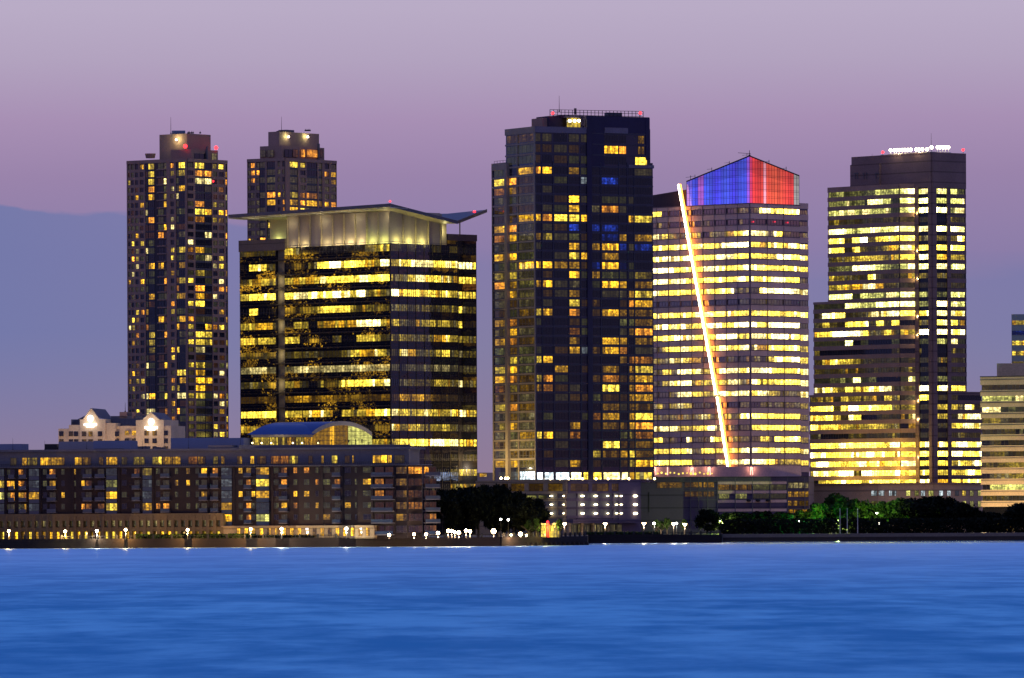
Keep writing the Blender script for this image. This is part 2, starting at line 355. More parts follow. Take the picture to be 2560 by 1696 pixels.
    mb=MB(); mb.cyl(pk+Vector((-4.2,0,1.3)),pk+Vector((.6,0,.9)),.08,n=5); mb.build('davit',M['black'],root)
    for px,py in ((1822,412),(1778,428),(1725,448),(1736,446),(1866,393),(1924,409),(1967,426)):
        f=fl if px<1876 else fr
        q=f.at(f.s(px,py),f.z(px,py)-.5,-.3); mb=MB(); mb.cyl(q,q+Vector((0,0,1.8)),.1,n=5); mb.cyl(q+Vector((-1.8,0,1.1)),q+Vector((.2,0,1.3)),.06,n=5); mb.build('davit',M['black'],root)
    for px,py in ((1881,555),(1935,555),(1967,557)): 
        q=fr.at(fr.s(px,py),fr.z(px,py),.5); mb=MB(); mb.sphere(q,.3,8,6); mb.build('indicator_lamp',emat('dim_red_lamp',(1,.05,.1),1.2),root)
    # slanted light tube fixed on brackets in front of the river facade, from terrace to crown
    off=2.0
    def q(px,py,o=off): return fl.at(fl.s(px,py),fl.z(px,py),o)
    for a,b in (((1706,462),(1800,987)),((1802.5,993),(1832,1183))):
        mb=MB(); mb.cyl(q(*a),q(*b),.48,n=12)
        tube=mb.build('light_tube',[M['strip']],root,smooth=False)
        mb=MB(); mb.cyl(q(a[0],a[1],off-.35),q(b[0],b[1],off-.35),.70,n=12); mb.build('tube_rim',M['stripw'],tube)  # wider emissive cylinder added for the orange glow around the tube
    for px,py in ((1738,640),(1766,800),(1800,990),(1815,1080),(1828,1160)):
        mb=MB(); mb.cyl(q(px,py,-.1),q(px,py,off),.15,n=6); mb.build('bracket',M['black'],root)
    # terrace with pink tube lamps
    T=Face(XY(1630,2418),XY(2022,2418+10))
    return root,fl,fr
pointed_tower()
# ================================================================== podium of the pointed tower
def podium5():
    A=XY(1538,2490,1230); A1=XY(1708,2493,1230); B=XY(2022,2501,1230)
    f0=Face(A,A1); f=Face(A1,B)
    root=thing('podium_building','long low purple grey building with curtained windows below the pointed tower','building',(f.at(f.L/2,0).x,f.at(f.L/2,0).y,GZ))
    zt=f.z(1850,1192)
    mb=MB(); mb.prism([A,A1,B,B+Vector((4,50)),A+Vector((0,50))],GZ,zt-.3); mb.build('body',M['purple'],root)
    mb=MB(); 
    f.box(mb,-.5,f.L+.4,zt-.3,zt,-.5,.5); f0.box(mb,0,f0.L,zt-.35,zt-.05,-.4,.4)
    f.box(mb,-1,f.L,f.z(1850,1203),zt-.3,-.5,.25)
    mb.build('cornice',M['purpled'],root)
    mb=MB()
    for px in (1546,1568,1593,1724,1745,1767,1791,1836,1879,1923,1967,2010): 
        g=f if px>1710 else f0
        g.box(mb,g.s(px)-.12,g.s(px)+.12,GZ,zt-.4,-.1,.3)
    for py in (1204,1226.5,1249.5,1272): f.box(mb,0,f.L,f.z(1850,py)-.1,f.z(1850,py)+.1,-.1,.22)
    mb.build('facade_grid',M['grey'],root)
    mb=MB()
    for py0,py1 in ((1203,1211),(1226,1234),(1249,1257),(1271,1279)): f.box(mb,f.s(1793),f.s(1965),f.z(1880,py1),f.z(1880,py0),-.1,.18)
    mb.build('spandrel_band',M['pink'],root)
    def curtain(g,px0,px1,py0,py1,lv,tone='w',n=5):
        window_mb(g,g.s(px0),g.s(px1),g.z((px0+px1)/2,py1),g.z((px0+px1)/2,py0),lv,tone,.08,n).build('window',[M['lit_bent'],M['framed']],root)
    curtain(f0,1640,1704,1206,1220,2.6,'a',8)
    for a,b in ((1710,1753),(1757,1783)): curtain(f,a,b,1206,1219,3.4,'a',6); curtain(f,a,b,1229,1242,2.3,'a',6); 
    for py0,py1,l in ((1207,1221,4.3),(1229,1243,4.2),(1252,1265,4.1),(1274,1283,4.2)):
        for a,b in ((1968,1980),(1982,1994),(1996,2019)): curtain(f,a,b,py0,py1,l,'a' if py0>1210 else 'w',3)
    for a,b,l in ((1793,1821,3.2),(1823,1835,1.5),(1837,1865,3.2),(1867,1878,2.5),(1881,1921,1.8),(1924,1964,1.8)): curtain(f,a,b,1211.5,1225,l,'a' if a<1870 else 'g',5)
    for a,b,l in ((1795,1821,3.9),(1836,1865,3.5),(1881,1921,.4),(1924,1964,.4)): curtain(f,a,b,1234.5,1247,l,'g',5)
    for a in (1869,1892,1917):
        p=f.at(f.s(a),f.z(a,1251.5),.8); mb=MB(); mb.sphere(p,.9,10,6,.6); mb.build('vent_cowl',M['black'],root)
    for px in (1568,1593,1620):
        mb=MB(); f0.box(mb,f0.s(px)-.12,f0.s(px)+.12,f0.z(px,1281),f0.z(px,1231),0,.35); mb.build('wall_slot',M['black'],root)
    # terrace wall behind the podium roof, with low tube lamps
    g=Face(XY(1630,2532),XY(2000,2538))
    mb=MB(); g.box(mb,0,g.L,zt-1,g.z(1800,1167),-.3,0); mb.build('terrace_wall',M['pink'],root)
    for px in (1638,1667,1725,1731,1768,1774,1874,1880):
        mb=MB(); g.box(mb,g.s(px)-.13,g.s(px)+.13,g.z(px,1188),g.z(px,1168),.2,.45); mb.build('tube_lamp',M['pinklamp'],root)
    for px in (1636,1727,1771,1877): plight(g.at(g.s(px),g.z(px,1172),1.2),260,(1,.5,.35),root)
    for i in range(14):
        px=1640+i*10.5; s=rnd.uniform(.25,.5); p=g.at(g.s(px),g.z(px,1184+rnd.uniform(-2,2)),1.6+rnd.uniform(0,2)); mb=MB(); mb.sphere(p,s,6,5); mb.build('planter_lamp',emat('planter_lamp',(1,.75,.12),rnd.uniform(.8,2.5)) if i<3 else bpy.data.materials['planter_lamp'],root)
podium5()
# ================================================================== TOWER 6: brown stepped office tower
def brown_tower():
    D=2650; a=50
    C,Lp,Rp=plan(2331,D,a,2133,2415)
    root=thing('office_tower','brown stepped granite office tower with white floodlights on its roof','office tower',(C.x,C.y,GZ))
    fl=Face(Lp,C); fr=Face(C,Rp); p=23.47
    z=lambda py: fl.z(2331,py)
    # wing, front-left
    zw=lambda py: None
    Dw=D+7; P2=XY(2292,Dw); P1=XY(2250,Dw)
    dl=fl.d
    fa=Face(P1-dl,P1)
    def leftpt(px): return P1-dl*0+dl*(fa.s(px)-1)
    P0a,P0b,P0c=leftpt(2072),leftpt(2035),leftpt(2024)
    B=Face(P1,P2)
    wz=lambda py: B.z(2270,py)
    rows=[("","452324556","68","7","7","73"),("","445436751","68","9","7","77"),("","665566661","58","9","9","66"),("","111111111","11","1","0","32"),("","897677677","77","7","9","98"),("","882893677","89","4","4","48"),("","771832356","77","8","8","88"),("","244566636","78","8","6","55"),("","344788754","57","8","7","87"),("","543217211","25","4","3","11"),("","466656512","11","1","1","21"),("","778165555","77","5","4","77"),
     ("11","118765888","88","4","9","66"),("38","991235678","98","8","8","77"),("26","319982728","11","4","8","85"),("67","898873361","55","9","9","88"),("11","119010001","00","2","5","61"),("00","000000001","00","0","0","11"),("25","766411111","11","1","2","21"),("11","121111111","11","1","1","11"),("11","242813000","16","1","4","11"),("67","637667762","34","8","8","88"),
     ("245","153445164","34","8","1","1000"),("789","279988884","45","1","6","6371"),("879","627700111","16","1","5","1677"),("966","665656554","15","2","1","6666"),("100","002211111","11","1","1","1311"),("888","789888878","77","8","7","7888"),("988","888898888","87","8","9","8898"),("788","878878787","76","7","7","5769"),("788","998189999","78","7","6","6698"),("067","888868888","77","8","7","7788")]
    # solid bodies (glass cores)
    ztop=z(381); wt=wz(459.5); w2=wz(750); w3=wz(985); zb=wz(1213)
    back=Vector((fl.n.x,fl.n.y))
    mb=MB()
    def wing(P0,zt,zlo): 
        q=-fl.n*26; mb.prism([P0,P1,P2,P2+q,P0+q],zlo,zt)
    wing(P0a-fl.n*.0,wt-.6,w2); wing(P0b,w2-.6,w3); wing(P0c,w3-.6,zb)
    mb.build('curtain_wall',M['glassk'],root)
    cb=MB(); cb.prism(poly4(C,Lp,Rp),zb,ztop-.4); 
    R2=C+fr.d*fr.s(2453); cb.prism([Rp-fr.n*.01,R2-fr.n*.01,R2-fr.n*22,Rp-fr.n*22],zb,z(981)); cb.build('core_wall',M['glassk'],root)
    wall=MB(); wd=MB()
    # mech crown: solid
    fl.box(wd,0,fl.L,z(468),ztop,-.2,.5); fr.box(wd,0,fr.L,z(470),ztop,-.2,.5)
    # steps of the mech crown on the left
    wall_w=MB()
    def mul(face,P0,row0,row1,preS):
        pass
    for k in range(32):
        yc=478.6+p*k
        P0 = P0a if k<12 else (P0b if k<22 else P0c)
        fA=Face(P0,P1)
        z0,z1=wz(yc+6.3),wz(yc-6.3); zn=wz(yc+p-6.3)
        for f in (fA,B): f.box(wall,0,f.L,zn if k<31 else zb,z0,-.2,.35)
        if k in(0,): 
            for f in (fA,B): f.box(wall,0,f.L,z1,wt,-.2,.35)
        if k==12:
            f2=Face(P0b,P0a); f2.box(wall,0,f2.L,z1,w2+.3,-.2,.35)
        if k==22:
            f2=Face(P0c,P0b); f2.box(wall,0,f2.L,z1,w3+.3,-.2,.35)
        pre,A,Bs,b1,b2,b3=rows[k]
        tone='y' if k>=22 else ('y' if k%4 else 'g')
        if k in (11,1,2): tone='g'
        if pre: A=pre+A
        band(fA,.4,fA.L-.2,z0,z1,strlev(A,.7),1.45,root,tone)
        band(B,.2,B.L-.3,z0,z1,strlev(Bs,.7),1.5,root,tone)
        c0,c1=z(yc+6.3-1),z(yc-6.3-1)
        band(fl,fl.s(2299),fl.s(2323.5),c0,c1,strlev(b1,.7),1.2,root,tone)
        band(fr,fr.s(2341),fr.s(2367.5),c0,c1,strlev(b2,.7),1.2,root,tone)
        fR=fr if k<22 else Face(C,R2)
        band(fR,fR.s(2376),fR.s(2412 if k<22 else 2452),c0,c1,strlev(b3,.7),1.2,root,tone)
        # spandrels on the right faces, in a darker brown for their weaker light
        cn=z(yc+p-7.3) if k<31 else zb
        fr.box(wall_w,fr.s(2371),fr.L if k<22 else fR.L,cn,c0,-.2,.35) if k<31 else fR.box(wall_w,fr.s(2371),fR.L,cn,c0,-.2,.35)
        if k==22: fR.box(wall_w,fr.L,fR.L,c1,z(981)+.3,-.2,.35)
    zc=z(468)
    for a0,a1 in ((2290,2299),(2323.5,2331)): fl.box(wd,fl.s(a0),min(fl.s(a1),fl.L),zb,zc,-.2,.5)
    for a0,a1 in ((2331,2341),(2367.5,2376)): fr.box(wd,max(0,fr.s(a0)),fr.s(a1),zb,zc,-.2,.5)
    wd.box(0,0.01,0,0.01,-5,-4.99) if False else None
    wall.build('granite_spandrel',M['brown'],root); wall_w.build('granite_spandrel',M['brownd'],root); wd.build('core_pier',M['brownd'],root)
    # mechanical roof steps
    mb=MB(); t0,t1=fl.s(2133),fl.s(2206); fl.box(mb,t0,t1,z(460),fl.z(2170,411),-8,1.2); mb.build('plant_room',M['brownd'],root)
    mb=MB(); fl.box(mb,fl.s(2191),fl.s(2206),fl.z(2198,411),fl.z(2198,393),-6,-1); mb.build('plant_box',M['greyd'],root)
    mb=MB(); mb.prism([fl.at(fl.s(2206),0,.6).xy,fl.at(fl.L,0,.6).xy,fl.at(fl.L,0,-3).xy,fl.at(fl.s(2206),0,-3).xy],ztop-.5,ztop+.1); mb.build('parapet',M['brownd'],root)
    # roof floodlights
    for i,px in enumerate([2227,2236,2242,2249,2256,2263,2270,2277,2291,2298,2306,2318,2333,2348,2354,2361,2368,2375]):
        f=fl if px<2331 else fr
        py=376-(px-2227)*.03 if px<2331 else 369
        q=f.at(f.s(px),f.z(px,py),-.4); mb=MB(); mb.sphere(q,.62,8,6); mb.mi=1; mb.cyl(q-Vector((0,0,2)),q-Vector((0,0,.4)),.1,n=5); mb.build('floodlight',[M['flood'],M['white']],root)
    mb=MB(); fl.box(mb,fl.s(2222),fl.L,ztop+.1,ztop+.35,-.6,-.2); fr.box(mb,0,fr.s(2380),ztop+.1,ztop+.35,-.6,-.2); mb.build('floodlight_rail',M['white'],root)
    for px in (2250,2300): plight(fl.at(fl.s(px),ztop+2,1.5),900,(1,.85,.5),root)
    beacon(fl.at(fl.s(2208),fl.z(2208,381),-.2),root,.5,0); beacon(fr.at(fr.s(2411),fr.z(2411,375),-.2),root,.5,0)
    mast(fl.at(fl.s(2316),ztop,-3),7.5,root); mast(fl.at(fl.s(2168),fl.z(2168,411),-3),4,root); 
    for px in (2140,2145,2172,2180): mast(fl.at(fl.s(px),fl.z(px,412),-1),1.2,root,.25,'roof_vent')
    for px in (2150,2172,2202):
        mb=MB(); t=fl.s(px); fl.box(mb,t-.8,t+.8,fl.z(px,447),fl.z(px,434),1.3,1.35); 
        q=MB(); fl.box(q,t-.9,t-.7,fl.z(px,448),fl.z(px,432),1.3,1.5); fl.box(q,t+.5,t+.7,fl.z(px,448),fl.z(px,432),1.3,1.5); fl.box(q,t-1.4,t+1.2,fl.z(px,435),fl.z(px,433.5),1.3,1.5); q.build('antenna_panel',M['grey'],root)
    for k in (27,28,29,30,31): plight(B.at(-2.0,wz(478.6+p*k+11),4.5),1500,(1,.72,.10),root,.12,'window_glow');  # point lights added before the facade for the spill of lit windows
    for px,k in ((2190,28),(2190,30),(2120,28),(2120,30)): plight(Face(P0c,P1).at(Face(P0c,P1).s(px),wz(478.6+p*k+11),7),2000,(1,.72,.10),root,.12,'window_glow')
    for px,k in ((2296,2),(2296,6),(2296,9),(2296,13),(2296,15),(2296,22),(2296,24),(2296,28)): plight(B.at(B.L+.2,wz(478.6+p*k+8),1.6),420,(1,.8,.25),root,.12,'window_glow')
    # podium
    pd=thing('podium_building','salmon pink low building with small square windows behind the trees','building',(P1.x,P1.y-30,GZ))
    g=Face(XY(2022,2610,1240),XY(2195,2580,1240)); h=Face(XY(2195,2580,1240),XY(2331,2570,1240)); h2=Face(XY(2331,2570,1240),XY(2455,2600,1240))
    mb=MB(); zt=g.z(2110,1213)
    mb.prism([g.P,g.Q,h.Q,h2.Q,h2.Q+Vector((0,40)),g.P+Vector((0,60))],GZ,zt); mb.build('body',M['peach'],pd)
    mb=MB(); 
    for f in (g,h,h2): f.box(mb,0,f.L,zt-.1,zt+.6,-.4,.3)
    mb.build('cornice',M['brown'],pd)
    pw=Wins(pd,M['lit_bent'])
    for px,w,l,t in ((2184,14,4.6,'c'),(2202,14,5,'c'),(2225,8,5,'c'),(2235,8,4,'c'),(2269,10,6,'g'),(2290,10,4.6,'g'),(2306,10,5.2,'c'),(2326,12,5.4,'g'),(2350,10,5.8,'c'),(2370,9,4.9,'c'),(2390,9,.5,'c'),(2408,9,5.6,'y'),(2427,9,3.7,'g'),(2447,9,4.8,'g')):
        f=g if px<2195 else (h if px<2331 else h2)
        pw.add(f,f.s(px-w/2),f.s(px+w/2),f.z(px,1240),f.z(px,1227),l,t,.08,2)
        pw.add(f,f.s(px-w/2),f.s(px+w/2),f.z(px,1268),f.z(px,1253),l-.3 if px>2340 else 4.0,'g',.08,2)
    pw.flush()
    return root
brown_tower()
# ================================================================== B8, B9 right edge buildings
def tan_building():
    P=XY(2455,2520,1100); Q=XY(2700,2500,1100); f=Face(P,Q)
    root=thing('office_building','tan office building with horizontal dark window ribbons at the right edge','office building',(P.x+10,P.y+5,GZ))
    zt=f.z(2500,943)
    mb=MB(); mb.prism([P,Q,Q+Vector((0,40)),P+Vector((6,40))],GZ,zt-.3); mb.build('glazing_core',M['glassk'],root)
    wall=MB(); edge=MB(); pw=27.7
    for k in range(11):
        yc=969+pw*k+ (0)
        f.box(wall,-.3,f.L,f.z(2500,yc+pw-6.5),f.z(2500,yc+6.5),-.3,.6)
        f.box(edge,-.3,f.L,f.z(2500,yc+6.5+4.5),f.z(2500,yc+6.5+3.2),.6,.75)
        st=["11111","66666","76122","34211","11210","02011","13311","43444","03444","07777","12211"][k]
        band(f,.2,f.L-.2,f.z(2500,yc+6.5),f.z(2500,yc-6.2),strlev(st+"3"*6),1.5,root,'g' if k in(1,2,9) else 'y',mat=M['lit'])
    f.box(wall,-.3,f.L,f.z(2500,962.5),zt,-.3,.6); f.box(edge,-.4,f.L,f.z(2500,950),f.z(2500,948.8),.6,.75); f.box(edge,-.4,f.L,zt,zt+.35,-.3,.75)
    f.box(wall,6,f.L,GZ,f.z(2500,1290),-.3,.6)
    wall.build('precast_wall',M['tan'],root); edge.build('moulding',M['framed'],root)
    mb=MB(); mb.prism([XY(2492,2540,900),XY(2720,2540,900),XY(2720,2570,900),XY(2492,2570,900)],zt-.5,f.z(2520,905)); mb.build('penthouse',M['tan'],root)
    mb=MB(); t=f.s(2554); f.box(mb,t-.4,t+.4,f.z(2554,940),f.z(2554,925),-18,-17.2); mb.build('flue',M['greyd'],root)
    for px in (2470,2520,2560): plight(f.at(f.s(px),GZ+7,28),14000,(1,.72,.34),root,.15,'street_glow')  # point lights added to brighten the wall from the street side
    r2=thing('office_tower','pale green tower with ribbon windows behind the tan building','office tower',(XY(2560,2750,850).x,2750,GZ))
    g=Face(XY(2529,2750,850),XY(2700,2750,850))
    mb=MB(); mb.prism([g.P,g.Q,g.Q+Vector((0,30)),g.P+Vector((5,30))],GZ,g.z(2540,786)); mb.build('wall',wallmat('pale_green_panel',(.36,.42,.36),var=.1),r2)
    for k,l in enumerate(("55","21","65","66","33","33")):
        band(g,.2,g.L,g.z(2540,812+k*25.5),g.z(2540,802+k*25.5),strlev(l),1.4,r2,'b' if k==1 else 'y',off=.15)
tan_building()
# ================================================================== TOWER 4: dark apartment tower
def dark_tower():
    D=2430; a=62
    C,Lp,Rp=plan(1339.5,D,a,1233,1634)
    root=thing('apartment_tower','dark glass apartment tower, tallest of all, with red beacons at roof corners','apartment tower',(C.x,C.y,GZ))
    fl=Face(Lp,C); fr=Face(C,Rp); z=lambda py: fl.z(1339.5,py)
    zt=z(316); zb=z(1200)
    tA=fl.s(1267)
    mb=MB(); zlow=fl.z(1233,412)
    mb.prism([fl.at(tA,0).xy,C,fr.at(fr.s(1470),0).xy,fr.at(fr.s(1470),0,-24).xy],zlow,zt-.3)
    mb.prism([Lp,C,Rp,Lp+Rp-C],zb-1,zlow+.01)
    mb.prism([fr.at(fr.s(1470),0).xy,fr.at(fr.s(1628),0).xy,fr.at(fr.s(1628),0,-24).xy,fr.at(fr.s(1470),0,-24).xy],zlow,fr.z(1550,322))
    mb.build('curtain_wall',M['glassn'],root)
    strs=["1067704000001","7700000303000","4400000000000","0000008000000","0000006006000","0066777700066","6700003000000","5623412000404","0000007047003","6700007605303","0077744027100","4500008052203","6425802017604","0600005000056","0000006000066","0035706007003","4600001000003","3600003000037","5500004006500","0000005306501","0706600000055","5700050004056","6604600005056","3334401008046","2020000021056","5630000000033","2220000035057","4620005003367","0057704000235","3220000008023","2230000053563","5630005000057"]
    cols=[(1238,1269,3),(1276,1293,2),(1299,1338,5),(1341,1353,2),(1358,1381,3),(1387,1419,4),(1424,1449,3),(1454,1470,2),(1477,1500,3),(1506,1547,6),(1550,1567,2),(1573,1585,2),(1588,1631,6)]
    upper=[(343,[0,0,0,0,0,0,0,0,0,0,0,0,3.2]),(370,[0,0,0,0,0,0,0,0,0,7,7,0,3]),(397,[0,0,0,0,0,0,0,2.4,0,0,0,0,0])]
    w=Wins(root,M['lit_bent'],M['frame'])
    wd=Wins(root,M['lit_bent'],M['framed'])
    rowsy=[(y,l) for y,l in upper]+[(425+23.68*k,[float(c) for c in s]) for k,s in enumerate(strs)]
    slab=MB(); slabr=MB()
    for i,(yc,ls) in enumerate(rowsy):
        hh=9.3 if i>=3 else 10.5
        zz0,zz1=z(yc+hh-.5),z(yc-hh+1)
        tz=z(yc-11.8 if i>=3 else yc-13.3)
        left0 = tA if i<3 else 0
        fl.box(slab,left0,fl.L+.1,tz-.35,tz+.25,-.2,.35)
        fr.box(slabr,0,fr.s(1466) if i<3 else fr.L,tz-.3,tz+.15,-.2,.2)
        if i<3: fr.box(slabr,fr.s(1482),fr.s(1625),tz-.3,tz+.15,-.2,.2)
        for (c0,c1,n),lv,j in zip(cols,ls,range(13)):
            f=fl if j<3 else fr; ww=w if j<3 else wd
            if i<3 and (j<2 or j==11): continue
            if i<2 and j==12: c0,c1,n=1597,1612,3
            if i==2 and j==12: c0,c1,n,lv=1590,1619,3,7
            t0,t1=f.s(c0),f.s(c1)
            if i<3 and j==2: t0,n=f.s(1270),7
            if lv==0:
                lv=rnd.choice((0,0,.6,1.0,1.6)) if j<3 else rnd.choice((0,0,0,0,.4,.9))
                if j==12 and rnd.random()<.4: lv=rnd.uniform(2,4)
                if j in(8,9,10,11) and i>6 and rnd.random()<.2: lv=rnd.uniform(1.5,3.8)
            if j<3 and i>3: lv=max(lv, .6+2.2*(i/35))  # minimum pane glow rises downwards, painting in the yellow street light
            tone=rnd.choice('oaaay')
            if lv<3: tone=rnd.choice('gwa')
            if (i,j)==(9,6) or (i,j)==(4,9): tone='b'; lv=4.6
            if lv==3 and j==7: tone='c'
            if j in (8,9,10,12) and 8<i<14 and lv<4 : tone='b'; lv=rnd.choice((0,0,2.6,3.4,4.2))  # blue glow put into these panes for blue reflections in the glass
            ww.add(f,t0,t1,zz0,zz1,lv,tone,.05,n)
    for px in (1233.5,1273,1297,1339): fl.box(slab,max(0,fl.s(px)-.25),fl.s(px)+.25,zb,zlow if px<1290 else zt-1,-.2,.4)
    fl.box(slab,fl.s(1269.5),fl.s(1275.5),zb,zlow,-.2,1.2)
    fl.box(slab,tA-.1,fl.L+.2,z(323+8),zt,-.2,.4); fl.box(slab,0,tA,zlow-2.2,zlow+.3,-.3,.4)
    for px in (1340,1356,1384,1422,1452,1503,1548.5,1570,1586): fr.box(slabr,max(0,fr.s(px)-.15),fr.s(px)+.15,zb,zlow,-.2,.25)
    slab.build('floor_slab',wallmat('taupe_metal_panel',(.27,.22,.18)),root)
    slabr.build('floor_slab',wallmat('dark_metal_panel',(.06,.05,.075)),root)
    mb=MB(); fr.box(mb,0,fr.s(1470),z(323+8),zt,-.2,.35); fr.box(mb,fr.s(1513),fr.s(1571),fr.z(1540,334),fr.z(1540,320),-.2,.5); fr.box(mb,fr.s(1573),fr.L+.3,fr.z(1600,421),fr.z(1600,413),-8,.4); mb.build('parapet',wallmat('grey_violet_panel',(.16,.13,.17)),root)
    mb=MB(); fr.box(mb,fr.s(1468),fr.s(1480),zb,fr.z(1475,300),-1,.6); fr.box(mb,fr.s(1480),fr.s(1512.5),fr.z(1500,420),fr.z(1500,300),-1,.15); fr.box(mb,fr.s(1571.5),fr.s(1626),fr.z(1600,334),fr.z(1600,296),-1,.12)
    fr.box(mb,fr.s(1616),fr.s(1626),zlow+1,fr.z(1620,296),-1,.3)
    fr.box(mb,fr.s(1468),fr.s(1626),fr.z(1550,320),fr.z(1550,292),-14,.1)
    fr.box(mb,fr.s(1391),fr.s(1427),zt-.5,fr.z(1410,289),-14,-5); fr.box(mb,fr.s(1463),fr.s(1470),zt-.5,fr.z(1465,289),-12,-2); fr.box(mb,fr.s(1420),fr.s(1465),fr.z(1440,294),fr.z(1440,287),-12,-2)
    fr.box(mb,fr.s(1427),fr.s(1463),zt-.5,fr.z(1440,290),-12,-6)
    mb.build('core_shaft',wallmat('black_violet_panel',(.035,.025,.06)),root)
    mb=MB(); fr.box(mb,fr.s(1379),fr.s(1393),zt-.5,fr.z(1386,293),-14,-6); mb.build('plant_room',M['brown'],root)
    mb=MB(); window_mb(fr,fr.s(1428),fr.s(1462),fr.z(1445,318),fr.z(1445,294),5.9,'y',-2.5,4).build('lit_plant_window',[M['lit'],M['framed']],root)
    for px in (1431,1443,1454):
        q=fr.at(fr.s(px),fr.z(px,302),-1.2); mb=MB(); mb.sphere(q,.5,8,6); mb.build('floodlight',M['flood'],root)
    # roof railing
    mb=MB()
    r=Face(fr.at(fr.s(1391),0,-4).xy,fr.at(fr.s(1614),0,-1).xy)
    zz=lambda py: r.z(1500,py)
    for i in range(26):
        t=r.L*i/25; r.box(mb,t-.08,t+.08,zz(293),zz(277),0,.15)
    for py in (277,283,290): r.box(mb,0,r.L,zz(py)-.08,zz(py)+.08,.02,.13)
    mb.build('roof_railing',M['black'],root)
    mb=MB(); r.box(mb,r.L*.62,r.L*.78,zz(294),zz(281),-3,-.5); mb.build('roof_vent',M['greyd'],root)
    mb=MB(); r.box(mb,r.L*.27,r.L*.29,zz(288),zz(272),-1,-.4); mb.build('chimney',M['brown'],root)
    beacon(fr.at(fr.s(1398),fr.z(1398,282),-4),root,.5,40); beacon(fr.at(fr.s(1607),fr.z(1607,283),-1),root,.5,40)
    mast(r.at(r.L*.1,zz(282)),5.6,root)
    mb=MB()
    for i in range(6): fl.box(mb,.5+i*2.2,.6+i*2.2,zlow+.2,zlow+1.2,-.5,-.4)
    fl.box(mb,.5,tA-1,zlow+1.1,zlow+1.2,-.5,-.4); mb.build('terrace_railing',M['black'],root)
    w.flush(40); wd.flush(60)
    # bright lobby floor under the apartments
    zl0,zl1=z(1199),z(1179)
    band(fl,fl.s(1246),fl.L-.3,zl0,zl1,strlev("2223789"),1.9,root,'c')
    for a0,a1,l,t in ((1341,1355,8.4,'c'),(1360,1382,7.9,'c'),(1388,1421,8.0,'c'),(1426,1452,8.4,'w'),(1457,1473,7.6,'y'),(1480,1502,7.8,'y'),(1507,1549,7.0,'y'),(1553,1568,7.2,'y'),(1572,1584,6.6,'y'),(1587,1628,6.3,'y')):
        band(fr,fr.s(a0),fr.s(a1),zl0,zl1-.4,lambda f:l,1.6,root,t)
    for px in (1366,1390,1412,1446,1480,1510,1562,1626):
        q=fr.at(fr.s(px),fr.z(px,1197.5),2.5); mb=MB(); mb.sphere(q,.4,8,6); mb.build('terrace_lamp',emat('terrace_lamp',(1,.8,.4),12) if px==1366 else bpy.data.materials['terrace_lamp'],root)
    for px,py,pw_ in ((1250,1170,2600),(1285,1165,3200),(1322,1170,3200)):
        plight(fl.at(fl.s(px),z(py),12),pw_*2,(1,.72,.25),root,0,'terrace_glow')  # added lights imitating the yellow glow at the tower foot
    # podium garage
    pr=thing('parking_podium','beige and violet parking podium with rows of ceiling lamps under the dark tower','building',(XY(1416,2373,1250).x,2373,GZ))
    A=XY(1190,2410,1250); K=XY(1416,2373,1250); E=XY(1545,2392,1250); g=Face(A,K); h=Face(K,E)
    E2=XY(1600,2399,1250); h3=Face(E,E2)
    ztp=g.z(1416,1200)
    mb=MB(); mb.prism([A,K,E,E2,E2+Vector((0,55)),A+Vector((8,70))],GZ,ztp-.6); mb.build('body',M['greyd'],pr)
    wb=MB(); wp=MB()
    # upper wall with openings row y1208..1228
    def opened(f,mbx,pxa,pxb,ops,pya,pyb,zA,zB):
        prev=pxa
        for o0,o1 in ops+[(pxb,pxb)]:
            if o0>prev: f.box(mbx,f.s(prev),f.s(o0),f.z((prev+o0)/2,pyb),f.z((prev+o0)/2,pya),-.2,.5)
            prev=o1
        f.box(mbx,f.s(pxa),f.s(pxb),f.z((pxa+pxb)/2,pya),zA,-.2,.55)
        f.box(mbx,f.s(pxa),f.s(pxb),zB,f.z((pxa+pxb)/2,pyb),-.2,.55)
    opL=[(1255,1271),(1277,1312),(1322,1359),(1370,1411)]
    opR=[(1422,1468),(1476,1518),(1525,1543)]
    opened(g,wb,1190,1416,opL,1209,1229,ztp,g.z(1300,1236)); opened(h,wp,1416,1545,opR,1209,1229,ztp,h.z(1480,1234))
    g.box(wb,g.s(1190),g.s(1255),GZ,g.z(1220,1229),-.2,.5)
    for py in (1250,1271,1293): g.box(wb,0,g.L,g.z(1390,py+3),g.z(1390,py-4),-.1,.3); h.box(wp,0,h.L,h.z(1480,py+3),h.z(1480,py-4),-.1,.3)
    g.box(wb,g.L-1.2,g.L,GZ,ztp,-.1,.6)
    for px in (1345,1393): g.box(wb,g.s(px)-.2,g.s(px)+.2,GZ+5,g.z(px,1232),-.1,.35)
    for px in (1440,1493,1530): h.box(wp,h.s(px)-.2,h.s(px)+.2,GZ+5,h.z(px,1232),-.1,.35)
    h.box(wp,0,h.L+8,h.z(1480,1308),h.z(1480,1299),-.2,3.0)
    h3.box(wp,0,h3.L,GZ,ztp,-.2,.4)
    wb.build('precast_wall',M['beige'],pr); wp.build('violet_wall',M['purple'],pr)
    for ops,f in ((opL,g),(opR,h)):
        for o0,o1 in ops:
            window_mb(f,f.s(o0),f.s(o1),f.z((o0+o1)/2,1228.5),f.z((o0+o1)/2,1209.5),rnd.uniform(1,2.4),'a',.1,3).build('window',[M['lit_bent'],M['framed']],pr)
    lamps=[(1380,9),(1411,7),(1451,11),(1484,11),(1514,7),(1536,8),(1548,8),(1583,14)]
